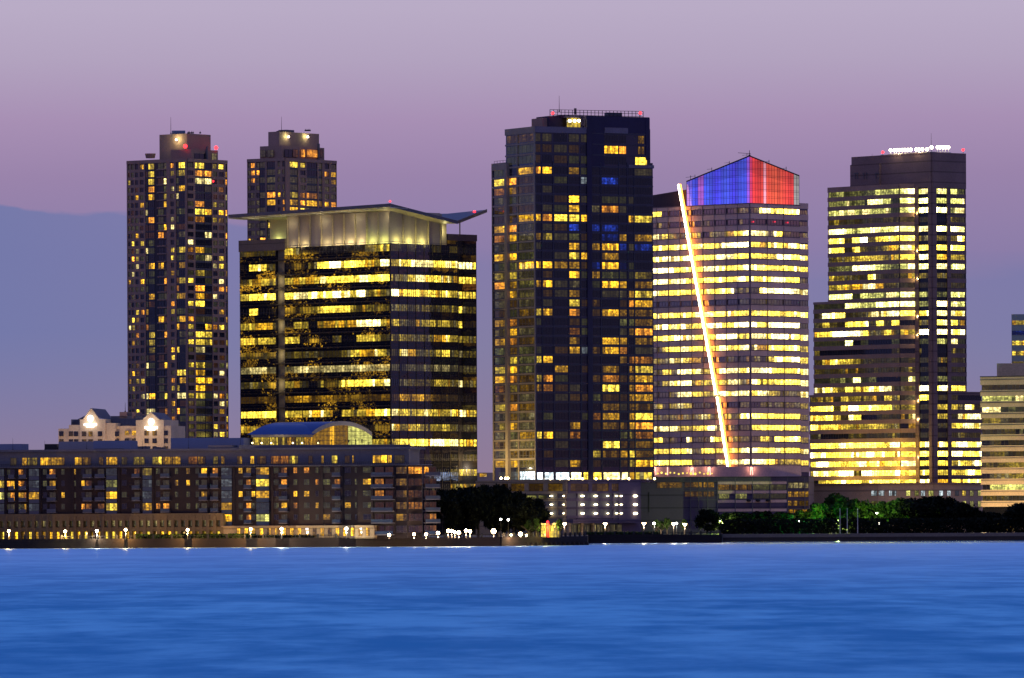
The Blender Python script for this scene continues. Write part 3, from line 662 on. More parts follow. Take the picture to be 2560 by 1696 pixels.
    for py in (1240.5,1262,1284):
        for px,wd_ in lamps:
            f=g if px<1416 else (h if px<1545 else h3); t=f.s(px); r_=wd_/2/8
            mb=MB(); mb.sphere(f.at(t,f.z(px,py),.65),r_,10,6,.45); mb.build('ceiling_lamp',M['ceil'],pr)
        for px in (1380,1451,1514,1583): 
            f=g if px<1416 else (h if px<1545 else h3); plight(f.at(f.s(px),f.z(px,py),1.9),30,(1,.8,.4),pr,.5)
    for px,w_ in ((1262,6),(1286,14),(1314,8),(1330,26),(1358,20)):
        window_mb(g,g.s(px-w_/2),g.s(px+w_/2),g.z(px,1247),g.z(px,1239),4.4 if px<1340 else 3,'g',.62,3).build('window',[M['lit_bent'],M['framed']],pr)
    for i in range(8):                                # street level shop windows
        px=1424+i*16
        if px<1545: window_mb(h,h.s(px),h.s(px+13),GZ+.3,h.z(px,1312),rnd.uniform(2,3.8),'w',.5,4).build('shop_window',[M['lit_bent'],M['framed']],pr)
    for px in (1416,1447,1475,1512): 
        mb=MB(); h.box(mb,h.s(px)-.5,h.s(px)+.5,GZ,h.z(px,1307),.3,1.3); mb.build('column',M['beige'],pr)
    for px in (1240,1251,1257): 
        q=g.at(g.s(px),g.z(px,1196),-2); mb=MB(); mb.sphere(q,.35,8,6); mb.build('terrace_lamp',M['lampw'],pr)
    return root
dark_tower()
# ================================================================== B2 glass office with big flat canopy roof
def canopy_office():
    D=2415; a=44
    C,Lp,Rp=plan(976.5,D,a,600,1145)
    root=thing('office_building','reflective glass office building under a wide flat overhanging canopy roof','office building',(C.x,C.y,GZ))
    fl=Face(Lp,C); fr=Face(C,Rp); z=lambda py: fl.z(976.5,py); zt=z(607); p=37.46
    mb=MB()
    tn0,tn1=fl.s(691),fl.s(712)
    # main body with a notch between wing and main left face
    mb.prism([fl.at(0,0).xy,fl.at(tn0,0).xy,fl.at(tn0,0,-1.3).xy,fl.at(tn1,0,-1.3).xy,fl.at(tn1,0).xy,C,Rp,Lp+Rp-C],GZ,zt-.2)
    S0=Rp-fr.n*5; fs=Face(S0,S0+fr.d); S1=S0+fr.d*fs.s(1192); fs=Face(S0,S1)
    mb.prism([S0,S1,S1-fs.n*30,S0-fs.n*30],GZ,fs.z(1170,587))
    mb.build('curtain_wall',M['glassb'],root)
    nf=Face(fl.at(tn0,0,-1.0).xy,fl.at(tn1,0,-.05).xy)
    mb=MB(); nf.box(mb,0,nf.L,GZ,zt-.3,-.2,0); mb.build('notch_wall',wallmat('notch_panel',(.15,.13,.10)),root)
    rows=[("2112","6400000000346","10100101","00"),("0773","0003788898759","57877777","77"),("1565","6666777777889","44677765","77"),("6888","8878788868353","97777776","87"),("0700","0034677744333","33233342","72"),("5665","0450466667886","62155563","70"),("6676","7600003006641","25443575","43"),("1111","1333211367565","16633573","42"),("5554","3665555566545","21222552","12"),("1321","4410111888866","03333543","63"),("1131","3454554532113","15563111","00"),("7888","6667750656788","77667557","76"),("6410","0000000000000","63555453","13"),("2000","0000000066666","78999998","87"),("0000","0000000000000","10001001","12"),("0000","0000000000000","00600003","65"),("0000","0000000000000","06600005","55")]
    trim=MB()
    for i,(wg,L_,R_,s_) in enumerate(rows):
        k=i-1; yc=656.5+p*k; z0,z1=z(yc+8.5),z(yc-8)
        tone='y' if k not in (7,) else 'w'
        if k==9: tone='a'
        band(fl,.4,tn0-.2,z0,z1,strlev(wg),1.5,root,tone,mat=M['lit_s'])
        band(fl,tn1+.1,fl.L-.3,z0,z1,strlev(L_),1.5,root,tone,mat=M['lit_s'])
        band(fr,.3,fr.L-.2,z0,z1,strlev(R_),1.0,root,tone,mat=M['lit_s'],mull=.1)
        band(fs,.4,fs.L-.3,z0,z1,strlev(s_),1.7,root,tone,mat=M['lit_s'],mull=.35)
        if i>0: 
            zz=z(yc-p/2+2); fl.box(trim,tn0,fl.L+.05,zz-.18,zz+.18,-.1,.3)
            fl.box(trim,0,tn0,zz-.06,zz+.06,-.1,.2)
        for q in (-14,14):
            zz=z(yc+q); fl.box(trim,0,fl.L,zz-.04,zz+.04,-.1,.1); fr.box(trim,0,fr.L,zz-.03,zz+.03,-.1,.1)
        if k in (1,2,4,6,8,11): plight(nf.at(nf.L*.45,z(yc-2),2.2),380,(1,.8,.35),root,.12,'notch_lamp')  # point lights added to brighten the notch wall, without fittings
    for i in range(1,6): t=tn1+(fl.L-tn1)*i/6; fl.box(trim,t-.06,t+.06,GZ,zt,-.1,.15)
    for i in range(0,9): t=fr.L*i/8; fr.box(trim,t-.07,t+.07,GZ,zt,-.1,.16)
    trim.build('facade_trim',wallmat('bronze_trim',(.06,.045,.035)),root)
    mb=MB(); fl.box(mb,-.2,fl.s(715),z(622)+1.0,fl.z(650,600),-1,.3); mb.build('wing_parapet',wallmat('brown_parapet',(.15,.12,.11),joints=2.5),root)
    mb=MB(); fs.box(mb,-.2,fs.L+.2,fs.z(1170,603),fs.z(1170,587),-1,.2); mb.build('side_parapet',wallmat('violet_parapet',(.07,.06,.10)),root)
    # roof screen wall (lit from below)
    i0,i1=fl.s(716),fl.L-.6
    zs=z(535); zpt=z(604)
    q0=fl.at(i0,0,-1.2).xy; q1=(C-fl.n*1.2-fr.n*1.2); r1=fr.at(fr.s(1108),0,-1.2).xy
    s1=Face(q0,q1); s2=Face(q1,r1)
    mb=MB(); mb.prism([q0,q1,r1,q0+r1-q1],zt-.3,zs+1.0); mb.build('screen_wall',M['panel'],root)
    ribs=MB(); n1=9
    for i in range(n1+1):
        t=s1.L*i/n1; ribs=MB(); s1.box(ribs,t-.14,t+.14,zt-.2,zs+.6,0,.7); ribs.build('screen_rib',M['soffit'],root)
    for i in range(1,5):
        t=s2.L*i/4; ribs=MB(); s2.box(ribs,t-.14,t+.14,zt-.2,zs+.6,0,.7); ribs.build('screen_rib',M['soffit'],root)
    for i in range(n1):
        if i in (2,):  continue
        plight(s1.at(s1.L*(i+.5)/n1,zt+.2,1.7),(420 if i>0 else 160)*(1.5 if i>4 else 1),(1,.80,.36) if i<7 else (.9,.95,.22),root,.4,'uplight')
    for i in range(4):
        if i<3: plight(s2.at(s2.L*(i+.5)/4,zt+.2,1.7),620,(.98,.9,.26),root,.4,'uplight')
    # recessed lit screens at both ends
    g=Face(fl.at(fl.s(630),0,-9).xy,fl.at(fl.s(717),0,-9).xy)
    mb=MB(); g.box(mb,0,g.L,zt,g.z(680,549),-.4,0); mb.build('rear_screen',M['panel'],root)
    for t in (.25,.7): plight(g.at(g.L*t,zt+2.8,1.6),420,(.9,1,.3),root,.5,'uplight')
    for px in (645,693): mb=MB(); t=fl.s(px); mb.cyl(fl.at(t,zt,-5),fl.at(t,fl.z(px,549),-5),.22,n=8); mb.build('roof_column',M['black'],root)
    g2=Face(fr.at(fr.s(1109),0,-4).xy,fr.at(fr.s(1138),0,-4).xy)
    mb=MB(); g2.box(mb,0,g2.L,zt,g2.z(1120,552),-.4,0); mb.build('rear_screen',M['panel'],root)
    plight(g2.at(g2.L*.5,g2.z(1120,580),1.6),420,(1,.9,.35),root,.4,'uplight')
    mb=MB(); q=fs.at(fs.s(1156),fs.z(1156,588),-1); mb.cyl(q,(q.x,q.y,fs.z(1156,550)),.22,n=8); mb.build('roof_column',M['frame'],root)
    # canopy: folded flat roof
    Fp=W(975,517,D-9); ux=Vector((fl.d.x,fl.d.y)); vx=Vector((fr.d.x,fr.d.y))
    fe=Face(Fp.xy-ux*10,Fp.xy); tl=fe.s(571,545)
    Lpt=fe.P+ux*tl; Lw=Vector((Lpt.x,Lpt.y,fe.z(571,545)))
    ge=Face(Fp.xy,Fp.xy+vx*10); tr=ge.s(1143,560); Rpt=ge.P+vx*tr; Rw=Vector((Rpt.x,Rpt.y,ge.z(1143,560)))
    Kxy=Lpt+vx*22; Bw=W(1217,531,Rpt.y+34); Kw=Vector((Kxy.x,Kxy.y,Lw.z-1.0)); Gw=W(1118,541,Rpt.y+30)
    def slab(pts,th):
        mb=MB(); n=len(pts); up=[p+Vector((0,0,th)) for p in pts]
        mb.face(list(reversed(pts))); mb.face(up)
        for i in range(n):
            j=(i+1)%n; mb.face([pts[i],pts[j],up[j],up[i]])
        return mb
    r=slab([Lw,Fp,Rw,Kw],.9); r.build('canopy_roof',M['soffit'],root)
    r=slab([Rw+Vector((0,0,.05)),Bw,Gw,Kw+Vector((0,0,2))],.9); r.build('canopy_roof',M['greyd'],root)
    fas=MB()
    for a_,b_ in ((Lw,Fp),(Fp,Rw),(Rw,Bw)):
        d=(b_-a_); n=Vector((d.y,-d.x,0)).normalized()*.12
        fas.hexa([a_+n+Vector((0,0,-.05)),b_+n+Vector((0,0,-.05)),b_+Vector((0,0,-.05)),a_+Vector((0,0,-.05)),a_+n+Vector((0,0,1.1)),b_+n+Vector((0,0,1.1)),b_+Vector((0,0,1.1)),a_+Vector((0,0,1.1))])
    fas.build('fascia',M['grey'],root)
    for i in range(13):                               # beams under the overhang
        f=i/12; p0=Lw.lerp(Fp,f)+Vector((0,0,-.25)); p1=p0+Vector((vx.x,vx.y,0))*8.5; p1.z-=.2
        mb=MB(); mb.cyl(p0,p1,.16,n=5); mb.build('canopy_beam',M['white'],root)
    for f in (.1,.3,.5,.7,.9): q=Lw.lerp(Fp,f)+Vector((vx.x*5,vx.y*5,-3)); plight(q,150,(1,.85,.5),root,.5,'soffit_lamp')
    beacon(Fp+Vector((0,1,1.9)),root,.3,0); beacon(W(1186,530,Bw.y-6)+Vector((0,0,0)),root,.45,30)
canopy_office()
# ================================================================== twin brick apartment towers
def brick_tower(dx, D, px_shift, label, seed, hide=None, y0=412.5, pitch=19.22, nrow=36, topdy=0, mirror=False):
    rr=random.Random(seed)
    X=(lambda x: x+px_shift) if not mirror else (lambda x: px_shift-x)
    cx=X(470); lo,hi=sorted((X(320),X(569)))
    if mirror: cx=X(400)
    C,Lp,Rp=plan(cx,D,38 if not mirror else 36,lo,hi)
    root=thing('apartment_tower',label,'apartment tower',(C.x,C.y,GZ))
    fl=Face(Lp,C); fr=Face(C,Rp)
    z=lambda py: fl.z(cx,py)
    zt=z(y0-14.5); 
    mb=MB(); mb.prism(poly4(C,Lp,Rp),GZ,zt-.2); mb.build('glazing_core',M['glassk'],root)
    wall=MB(); glassf=MB(); w=Wins(root,M['lit_bent'],M['framed'])
    #cols: (px0,px1,type,prob,npanes)  type p: punched in brick, g: glass column, d: dark recess, b: balcony
    cols=[(323,329,'p',.10,1),(331,338,'p',.12,1),(341,349,'p',.2,1),(353,362.5,'p',.25,2),(366,372,'g',.2,1),(373,388,'g',.4,3),(388.5,396,'d',0,1),(397,411,'b',.05,2),(411.5,419,'b',.28,1),(429,438,'p',.4,2),(443,449,'g',.2,1),(449,465.5,'g',.42,3),(470.5,484,'p',.3,2),(488,512,'g',.55,4),(513,530,'g',.25,3),(532,543,'p',.2,2),(547,560,'p',.4,2),(564,568.5,'g',.45,1)]
    spans=[]
    for c0,c1,ty,pr,n in cols:
        a,b=sorted((X(c0),X(c1)))
        f=fl if (a+b)/2<cx else fr
        spans.append((a,b,ty,pr,n,f))
    spans.sort(key=lambda s:s[0])
    for f in (fl,fr):
        prev=0.0
        ss=[s for s in spans if s[5] is f]
        for a,b,ty,pr,n,_ in ss:
            t0,t1=max(0.02,f.s(a)),min(f.L-.02,f.s(b))
            if t0-prev>.25: f.box(wall,prev,t0,GZ,zt,-.2,.35)
            prev=t1
        if f.L-prev>.1: f.box(wall,prev,f.L,GZ,zt,-.2,.35)
        f.box(wall,0,f.L,z(y0-8),zt+.3,-.3,.45)
    for r in range(nrow):
        yc=y0+pitch*r
        for a,b,ty,pr,n,f in spans:
            t0,t1=max(0.02,f.s(a)),min(f.L-.02,f.s(b))
            if t1-t0<.3: continue
            hh=6.2 if ty=='p' else 7.6
            z0,z1=z(yc+hh),z(yc-hh+.6)
            lit=rr.random()<pr*(1.0 if r>0 else 1.4)
            lv=rr.choice((4.6,5.4,6,6.6,7,7.4)) if lit else rr.choice((0,0,0,.5,1.0,1.8))
            if ty=='d': lv=0
            tone=rr.choice('oaayyw') if lit else rr.choice('wgo')
            if ty=='p': f.box(wall,t0,t1,z(yc+pitch-hh+.6),z0,-.2,.33)
            elif ty=='g': wall.mi=1; f.box(wall,t0,t1,z(yc+pitch-hh+.6)-.0,z0,-.2,.12); wall.mi=0
            elif ty=='b': f.box(wall,t0,t1,z(yc+pitch-hh-1.2),z0,-.2,.9)
            if ty!='d': w.add(f,t0+.06,t1-.06,z0,z1,lv,tone,.05,n)
    wall.build('brick_wall',[M['brown'],wallmat('blue_grey_spandrel',(.06,.06,.09),.5)],root)
    w.flush(100)
    return root,fl,fr,z,X,C
def tops(root,fl,fr,z,X,C,mirror,cx):
    pass
root1,fl1,fr1,z1f,X1,C1=brick_tower(0,2640,0,'brown brick apartment tower, left of the twin pair, standing clear against the sky',3)
def block(root,name,px0,px1,pyt,pyb,D,dep,mat,ridge=None):
    """box with a front edge corner at ridge"""
    r=ridge or (px0+px1)/2
    C,Lp,Rp=plan(r,D,38,px0,px1); f=Face(Lp,C); mb=MB(); mb.prism(poly4(C,Lp,Rp),f.z(r,pyb),f.z(r,pyt)); o=mb.build(name,mat,root); return Face(Lp,C),Face(C,Rp)
def tower_top1(root):
    a,b=block(root,'penthouse',401,529,334,400,2650,20,M['brown'],470)
    q=a.at(a.s(447),a.z(447,350),.9); beaconlike(root,q,'flood_lamp',600,(1,.95,.35)); 
    c,d=block(root,'upper_storey',429,547,373,400,2644,20,M['brown'],480)
    w=Wins(root)
    for p0,p1,l in ((488,512,0),(513,520,0),(531,543,3)): w.add(d,d.s(p0),d.s(p1),d.z(p0,402),d.z(p0,384),l,'w',.1,2)
    w.flush()
    beacon(c.at(c.s(469),c.z(469,366),.8),root,.75,160); beacon(d.at(d.s(541),d.z(541,370),.3),root,.7,120)
    beacon(d.at(d.s(527),d.z(527,454),1.5),root,.35,0)
    mb=MB(); q=a.at(a.s(436),a.z(436,333),-3); mb.cyl(q-Vector((2.5,0,1)),q+Vector((2.5,0,-1)),2.1,n=14); mb.build('cooling_unit',M['greyd'],root)
    mast(a.at(a.s(421),a.z(421,335),-2),6.5,root)
    for px in (483,486,491,495,513): mast(b.at(b.s(px),b.z(px,334),-2),1.0,root,.18,'roof_vent')
    mb=MB(); q=fl1.at(fl1.s(365),fl1.z(365,395),-3); mb.cyl(q,q+Vector((0,0,1.7)),1.7,2.1,14); mb.build('cooling_tower',M['brown'],root)
    mb=MB(); e=d; e.box(mb,e.s(515),e.s(518),e.z(516,440),e.z(516,367),.2,.9); mb.build('flue',M['grey'],root)
def beaconlike(root,q,name,power,col):
    mb=MB(); mb.sphere(q,.4,8,6); mb.build(name,M['flood'],root); plight(q+Vector((-.4,-1.0,.2)),power,col,root,.3)
tower_top1(root1)
b2=brick_tower(0,2690,220+940,'brown brick apartment tower behind the canopy office, right of the twin pair',11,y0=409.5+1,pitch=18.9,nrow=12+25,mirror=True) if False else None
def second_tower():
    # same family, mirrored arrangement: px 621..842
    D=2700; cx=714
    C,Lp,Rp=plan(cx,D,36,621,842)
    root=thing('apartment_tower','brown brick apartment tower rising behind the canopy office, right one of the twin pair','apartment tower',(C.x,C.y,GZ))
    fl=Face(Lp,C); fr=Face(C,Rp); z=lambda py: fl.z(cx,py); y0,pitch=410.5,18.9
    zt=z(y0-14)
    mb=MB(); mb.prism(poly4(C,Lp,Rp),GZ,zt-.2); mb.build('glazing_core',M['glassk'],root)
    cols=[(623,629,'p',1),(629.5,640,'p',2),(644,651,'p',1),(652,666,'g',2),(670,691,'g',3),(697,704,'p',1),(709,713.5,'p',1),(725,745.5,'g',3),(751,764,'p',2),(767,794,'g',4),(797,806,'g',1),(812,823,'p',2),(828,841,'p',2)]
    wall=MB(); gl=MB(); w=Wins(root,M['lit_bent'],M['framed']); rr=random.Random(5)
    lit={0:[1,7,8],1:[1,2,11,12],2:[1,12],3:[],4:[4,5,7,8,9],5:[4,6,7,8,9,10,11,12],6:[6,7,8,10,11,12],7:[4]}
    col={7:'o',8:'o'}
    for f in (fl,fr):
        prev=0
        for a,b,ty,n in cols:
            if (fl if (a+b)/2<cx else fr) is not f: continue
            t0,t1=max(.02,f.s(a)),min(f.L-.02,f.s(b))
            if t0-prev>.2: f.box(wall,prev,t0,GZ,zt,-.2,.35)
            prev=t1
        if f.L-prev>.1: f.box(wall,prev,f.L,GZ,zt,-.2,.35)
        f.box(wall,0,f.L,z(y0-8),zt+.3,-.3,.45)
    for r in range(14):
        yc=y0+pitch*r
        for j,(a,b,ty,n) in enumerate(cols):
            f=fl if (a+b)/2<cx else fr; t0,t1=max(.02,f.s(a)),min(f.L-.02,f.s(b)); hh=6.2 if ty=='p' else 7.4
            L=j in lit.get(r,[]) or (r>7 and rr.random()<.2)
            lv=rr.choice((5.2,6,6.8,7.2)) if L else rr.choice((0,.6,1.2,2))
            wall.mi=0 if ty=='p' else 1; f.box(wall,t0,t1,z(yc+pitch-hh+.6),z(yc+hh),-.2,.33 if ty=='p' else .12)
            w.add(f,t0+.06,t1-.06,z(yc+hh),z(yc-hh+.6),lv,rr.choice('ooay') if L else 'w',.05,n)
    wall.mi=0
    for f in (fl,fr): f.box(wall,0,f.L,GZ,z(y0+pitch*14-8),-.2,.34)
    wall.build('brick_wall',[M['brown'],wallmat('blue_grey_spandrel_b',(.06,.06,.09),.5)],root)
    w.flush(100)
    a,b=block(root,'penthouse',673,800,329,400,2712,20,M['brown'],700)
    c,d=block(root,'upper_storey',652,813,364,400,2704,20,M['brown'],706)
    w=Wins(root)
    for p0,p1,l in ((655,668,1),(673,688,2.6)): w.add(c,c.s(p0),c.s(p1),c.z(p0,393),c.z(p0,376),l,'w',.5,2)
    for p0,p1,l in ((712,730,0),(732,744,3.4),(752,762,6.4),(767,793,6.2),(797,806,1)): w.add(d,d.s(p0),d.s(p1),d.z(p0,393),d.z(p0,374),l,'o',.5,2)
    w.flush()
    for px in (720,768):
        q=b.at(b.s(px),b.z(px,343),.8); beaconlike(root,q,'flood_lamp',260,(.9,1,.35))
    mast(a.at(a.s(698),a.z(698,330),-2),6,root)
    mb=MB(); b.box(mb,b.s(728),b.s(748),b.z(738,330),b.z(738,325),-6,-2); mb.build('plant_box',M['greyd'],root)
    mb=MB(); a.box(mb,a.s(685),a.s(697),a.z(690,334),a.z(690,327),-4,-2); mb.build('plant_box',M['black'],root)
    for px in (776,780,784,787): mast(b.at(b.s(px),b.z(px,328),-2),.9,root,.18,'roof_vent')
    mb=MB(); d.box(mb,d.s(794),d.s(797.5),d.z(796,436),d.z(796,360),.3,.9); mb.build('flue',M['grey'],root)
second_tower()
# ================================================================== hotel with two gables
def hotel():
    f=Face(XY(145,2300,1080),XY(425,2290,1080)); z=lambda py: f.z(280,py)
    root=thing('hotel','cream hotel with two gables carrying glowing white signs','hotel',(f.at(f.L/2,0).x,2300,GZ))
    mb=MB()
    def seg(a,b,py,o0=-15,o1=0): f.box(mb,f.s(a),f.s(b),GZ,z(py),o0,o1)
    seg(145,172,1071,-15,0); seg(172,200,1062,-15,.3); seg(200,264,1048,-15,.6); seg(264,289,1058,-15,.3); seg(289,340,1065.5,-15,-1); seg(340,410,1051,-15,.6); seg(410,427,1066,-15,.3)
    mb.build('wall',M['cream'],root)
    for a,b,pyb,pk in ((210,248,1048,1022),(358,398,1051,1033)):
        c=(a+b)/2; m2=MB(); A,B,Pk=[(f.s(a),z(pyb)),(f.s(b),z(pyb)),(f.s(c),z(pk))]
        q=[f.at(A[0],A[1],.6),f.at(B[0],B[1],.6),f.at(Pk[0],Pk[1],.6)]; r=[f.at(A[0],A[1],-.4),f.at(B[0],B[1],-.4),f.at(Pk[0],Pk[1],-.4)]
        m2.face(q); m2.face(r[::-1]); m2.face([q[1],r[1],r[2],q[2]]); m2.face([q[2],r[2],r[0],q[0]]); m2.build('gable',M['cream'],root)
        m3=MB(); back=[f.at(A[0],A[1],-14),f.at(B[0],B[1],-14),f.at(Pk[0],Pk[1],-14)]
        m3.face([r[1]+Vector((0,0,.2)),back[1],back[2],r[2]+Vector((0,0,.2))]); m3.face([r[2]+Vector((0,0,.2)),back[2],back[0],r[0]+Vector((0,0,.2))]); m3.build('roof',wallmat('slate_roof',(.12,.11,.14)),root)
        # trim
        m4=MB(); m4.cyl(q[0]+Vector((0,-.2,.1)),q[2]+Vector((0,-.2,.1)),.25,n=5); m4.cyl(q[2]+Vector((0,-.2,.1)),q[1]+Vector((0,-.2,.1)),.25,n=5); m4.build('gable_trim',M['cream'],root)
    for px,py,s in ((227,1047,1),(379,1055,1)):
        m5=MB(); n=20; t=f.s(px); zc=f.z(px,py)
        pts=[f.at(t+1.0*math.cos(2*math.pi*i/n),zc+1.15*math.sin(2*math.pi*i/n),1.1) for i in range(n)]; m5.face(pts)
        pts2=[p-Vector((f.n.x,f.n.y,0))*.4 for p in pts]
        for i in range(n): m5.face([pts[i],pts2[i],pts2[(i+1)%n],pts[(i+1)%n]])
        f.box(m5,t-.25,t+.25,f.z(px,py+14),f.z(px,py+9),.7,1.1)
        for zt_,zb_,hw,nn in ((12.5,17.5,2.2,9),(18,21.5,1.35,6)):
            for i in range(nn):
                u0=t-hw+2*hw*i/nn; f.box(m5,u0,u0+2*hw/nn*.94,f.z(px,py+zb_),f.z(px,py+zt_)+rnd.uniform(-.1,.08),.7,1.1)
        m5.build('sign',M['sign'],root); plight(f.at(t,f.z(px,py+8),3.5),320,(1,.9,.75),root,.8)
    w=Wins(root)
    for px,pr in ((153,0),(177,1.5),(190,0),(211,1.5),(227,5.2),(251,0),(292.5,0),(317,4.8),(335,6.5),(367,4.2),(387,5),(414,0)):
        for r in range(4):
            py=1085+r*19.5
            if 300<px<350 or px>350: py-=2
            w.add(f,f.s(px-5),f.s(px+5),f.z(px,py+6),f.z(px,py-6),pr if r==0 else rnd.choice((0,0,0,1,2)),'a',.75 if (200<px<264 or 340<px<410) else .4,2)
    w.flush()
    m6=MB(); f.box(m6,f.s(172),f.s(190),z(1064),z(1048),-9,-2); m6.prism([f.at(f.s(172),0,-2).xy,f.at(f.s(208),0,-2).xy,f.at(f.s(208),0,-9).xy,f.at(f.s(172),0,-9).xy],z(1064),[z(1056),z(1038),z(1038),z(1056)]); m6.build('rear_roof',M['greyd'],root)
    m6=MB(); f.box(m6,f.s(264),f.s(345),z(1066),z(1040),-14,-5); m6.build('plant_room',M['greyd'],root)
    m6=MB(); f.box(m6,f.s(286),f.s(305),z(1046),z(1030),-12,-5); f.box(m6,f.s(318),f.s(326),z(1046),z(1031),-12,-5); m6.build('chiller',M['brown'],root)
    mast(f.at(f.s(298),z(1031),-6),3.2,root)
    for px in (160,300,320,395): plight(f.at(f.s(px),z(1112),9),900,(1,.68,.36),root,1,'facade_lamp')
hotel()
# ================================================================== left waterfront apartments
def waterfront_flats():
    f=Face(XY(-30,2195,1230),XY(1018,2158,1230))
    root=thing('apartment_block','long dark brick waterfront apartment block with grey set back penthouse floor','apartment block',(f.at(f.L/2,0).x,f.at(f.L/2,0).y,GZ))
    zr=lambda px,py: f.z(px,py)
    def zl(k): # floor line heights from the observed rows at px 600
        return f.z(600,1178+29.2*k)
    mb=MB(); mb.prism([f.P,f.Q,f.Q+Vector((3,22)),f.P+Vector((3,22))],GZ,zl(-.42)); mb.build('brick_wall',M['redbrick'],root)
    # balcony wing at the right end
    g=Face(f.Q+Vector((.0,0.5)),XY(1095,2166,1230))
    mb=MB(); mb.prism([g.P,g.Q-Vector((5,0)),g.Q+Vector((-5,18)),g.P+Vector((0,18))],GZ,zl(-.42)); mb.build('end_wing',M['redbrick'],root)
    # penthouse floor
    ph=Face(f.at(0,0,-2.2).xy,f.at(f.L,0,-2.2).xy)
    mb=MB(); mb.prism([ph.P,ph.Q,ph.Q+Vector((3,16)),ph.P+Vector((3,16))],zl(-.42),f.z(600,1126)); mb.build('penthouse_wall',M['grey'],root)
    mb=MB(); ph.box(mb,-.3,ph.L+.6,f.z(600,1126),f.z(600,1121),-16,.9); f.box(mb,-.3,f.L+8,zl(-.46),zl(-.40),-.5,.9); f.box(mb,-.3,f.L,zl(-.36),zl(-.33),-.1,.3); mb.build('cornice',M['grey'],root)
    mb=MB()
    for px0,px1,py in ((236,296,1116),(296,325,1120),(520,580,1108),(580,612,1112)): mb.mi=0; ph.box(mb,ph.s(px0),ph.s(px1),f.z(600,1128),ph.z(px0,py+6),-8,.5)
    mb.build('parapet_step',M['grey'],root)
    # mechanical screens
    for px0,px1,pyt,ma in ((-20,38,1110,'grey'),(132,219,1104,'beige'),(219,312,1102,'grey'),(413,520,1095,'grey'),(520,595,1095,'grey')):
        mb=MB(); ph.box(mb,ph.s(px0),ph.s(px1),f.z(600,1126),ph.z((px0+px1)/2,pyt),-12,-5); mb.build('plant_screen',wallmat('blue_grey_screen',(.19,.21,.30),var=.08) if ma=='grey' else wallmat('warm_grey_screen',(.26,.24,.26),var=.08),root)
    w=Wins(root,M['lit_bent'],M['framed']); glassp=MB()
    def balc(ff,t0,t1,zz,o):
        m1=MB(); ff.box(m1,t0,t1,zz-.35,zz-.05,-.1,o); b_=m1.build('balcony',M['grey'],root)
        m1=MB(); ff.box(m1,t0,t1,zz,zz+.95,o-.15,o-.1); m1.build('balcony_glass',M['glasst'],b_)
    small=[(19,11),(52,14),(111,10),(156,8),(184,9),(206,8),(309,12),(394,10),(440,8),(469,9),(492,9),(600,10),(632,9),(660,10),(689,12),(737,9),(765,13),(791,7),(815,17),(868,15),(888,4),(918,24)]
    doors=[(30,10),(58,12),(130,15),(220,15),(251,16),(341,13),(414,15),(509,14),(537,13),(598+22,12),(709,14),(842,14)]
    glass=[(-8,10),(72,97),(265,292),(356,379),(553,579),(640,672)]
    litp=.30
    for k in range(0,6):
        z0,z1=zl(k+.30),zl(k-.27)
        for px,wd in small: 
            L=rnd.random()<.22; w.add(f,f.s(px-wd/2),f.s(px+wd/2),z0+.3,z1,rnd.choice((5,5.8,6.6)) if L else rnd.choice((0,.6,1.6,2.2,2.6)),rnd.choice('oaa') if L else 'g',.06,2)
        for px,wd in doors:
            L=rnd.random()<.42; w.add(f,f.s(px-wd/2),f.s(px+wd/2),z0-.5,z1,rnd.choice((3.6,4.6,5.6,6.2)) if L else rnd.choice((0,.4,1)),rnd.choice('ooa') if L else 'w',.06,2)
            balc(f,f.s(px-wd*.75),f.s(px+wd*.75),z0-.5,1.6)
        for a,b in glass:
            L=rnd.random()<.4; w.add(f,f.s(a),f.s(b),z0-.1,z1+.1,rnd.choice((5,5.8,6.4)) if L else rnd.choice((.6,1.4,2)),rnd.choice('aayg') if L else 'c',.5,3)
            m1=MB(); f.box(m1,f.s(a),f.s(b),zl(k+.66),z0-.12,-.1,.5); m1.build('bay_spandrel',M['glasst'],root)
        # end wing
        for a,b in ((931,985),(1056,1099)):
            ff=f if a<1000 else g
            balc(ff,ff.s(a),ff.s(b) if a<1000 else ff.L,z0-.55,2.4 if a<1000 else 1.2)
        for a,b in ((936,958),(962,983)): L=rnd.random()<.25; w.add(f,f.s(a),f.s(b),z0-.4,z1,5 if L else 0.5,'o',.06,3)
        for a,b in ((990,1016),): L=rnd.random()<.5; w.add(f,f.s(a),f.s(b),z0-.1,z1,rnd.choice((3,4.2)) if L or k==0 else 1.5,'a',.4,3)
        for a,b in ((1019,1032),(1034,1053),(1058,1070),(1072,1088)):
            L=rnd.random()<.3 or (k==0 and a<1060); w.add(g,g.s(a),g.s(b),z0-.1,z1,rnd.choice((4.6,5.6,6.4)) if L else 1,'o',.06,2)
    # penthouse windows (row y 1150)
    pr=[(25,40,1),(54,66,5.6),(68,92,3.6),(100,120,6.2),(121,160,5.2),(186,203,5.4),(205,226,3.4),(246,257,2),(265,270,5.4),(272,292,6.3),(303,316,3),(333,360,3.4),(380,403,6.2),(405,430,5.6),(431,450,5.2),(470,492,3.6),(494,512,3.4),(532,544,3),(552,560,5.5),(592,604,4.6),(625,634,6.2),(641,664,2),(676,720,4.8),(722,744,5.8),(770,780,1),(802,808,5),(828,842,5.6),(861,873,3),(880,884,5.4),(931,950,6.8),(951,966,7.2),(968,978,6.4),(985,1010,1.5)]
    for a,b,l in pr: w.add(ph,ph.s(a),ph.s(b),zl(-.62),zl(-1.28),l,rnd.choice('oaay'),.06,max(2,int((b-a)/6)))
    w.flush(100)
    mb=MB()
    for i in range(200): t=f.L*i/199; f.box(mb,t-.04,t+.04,zl(-.40),zl(-.40)+1.1,.5,.6)
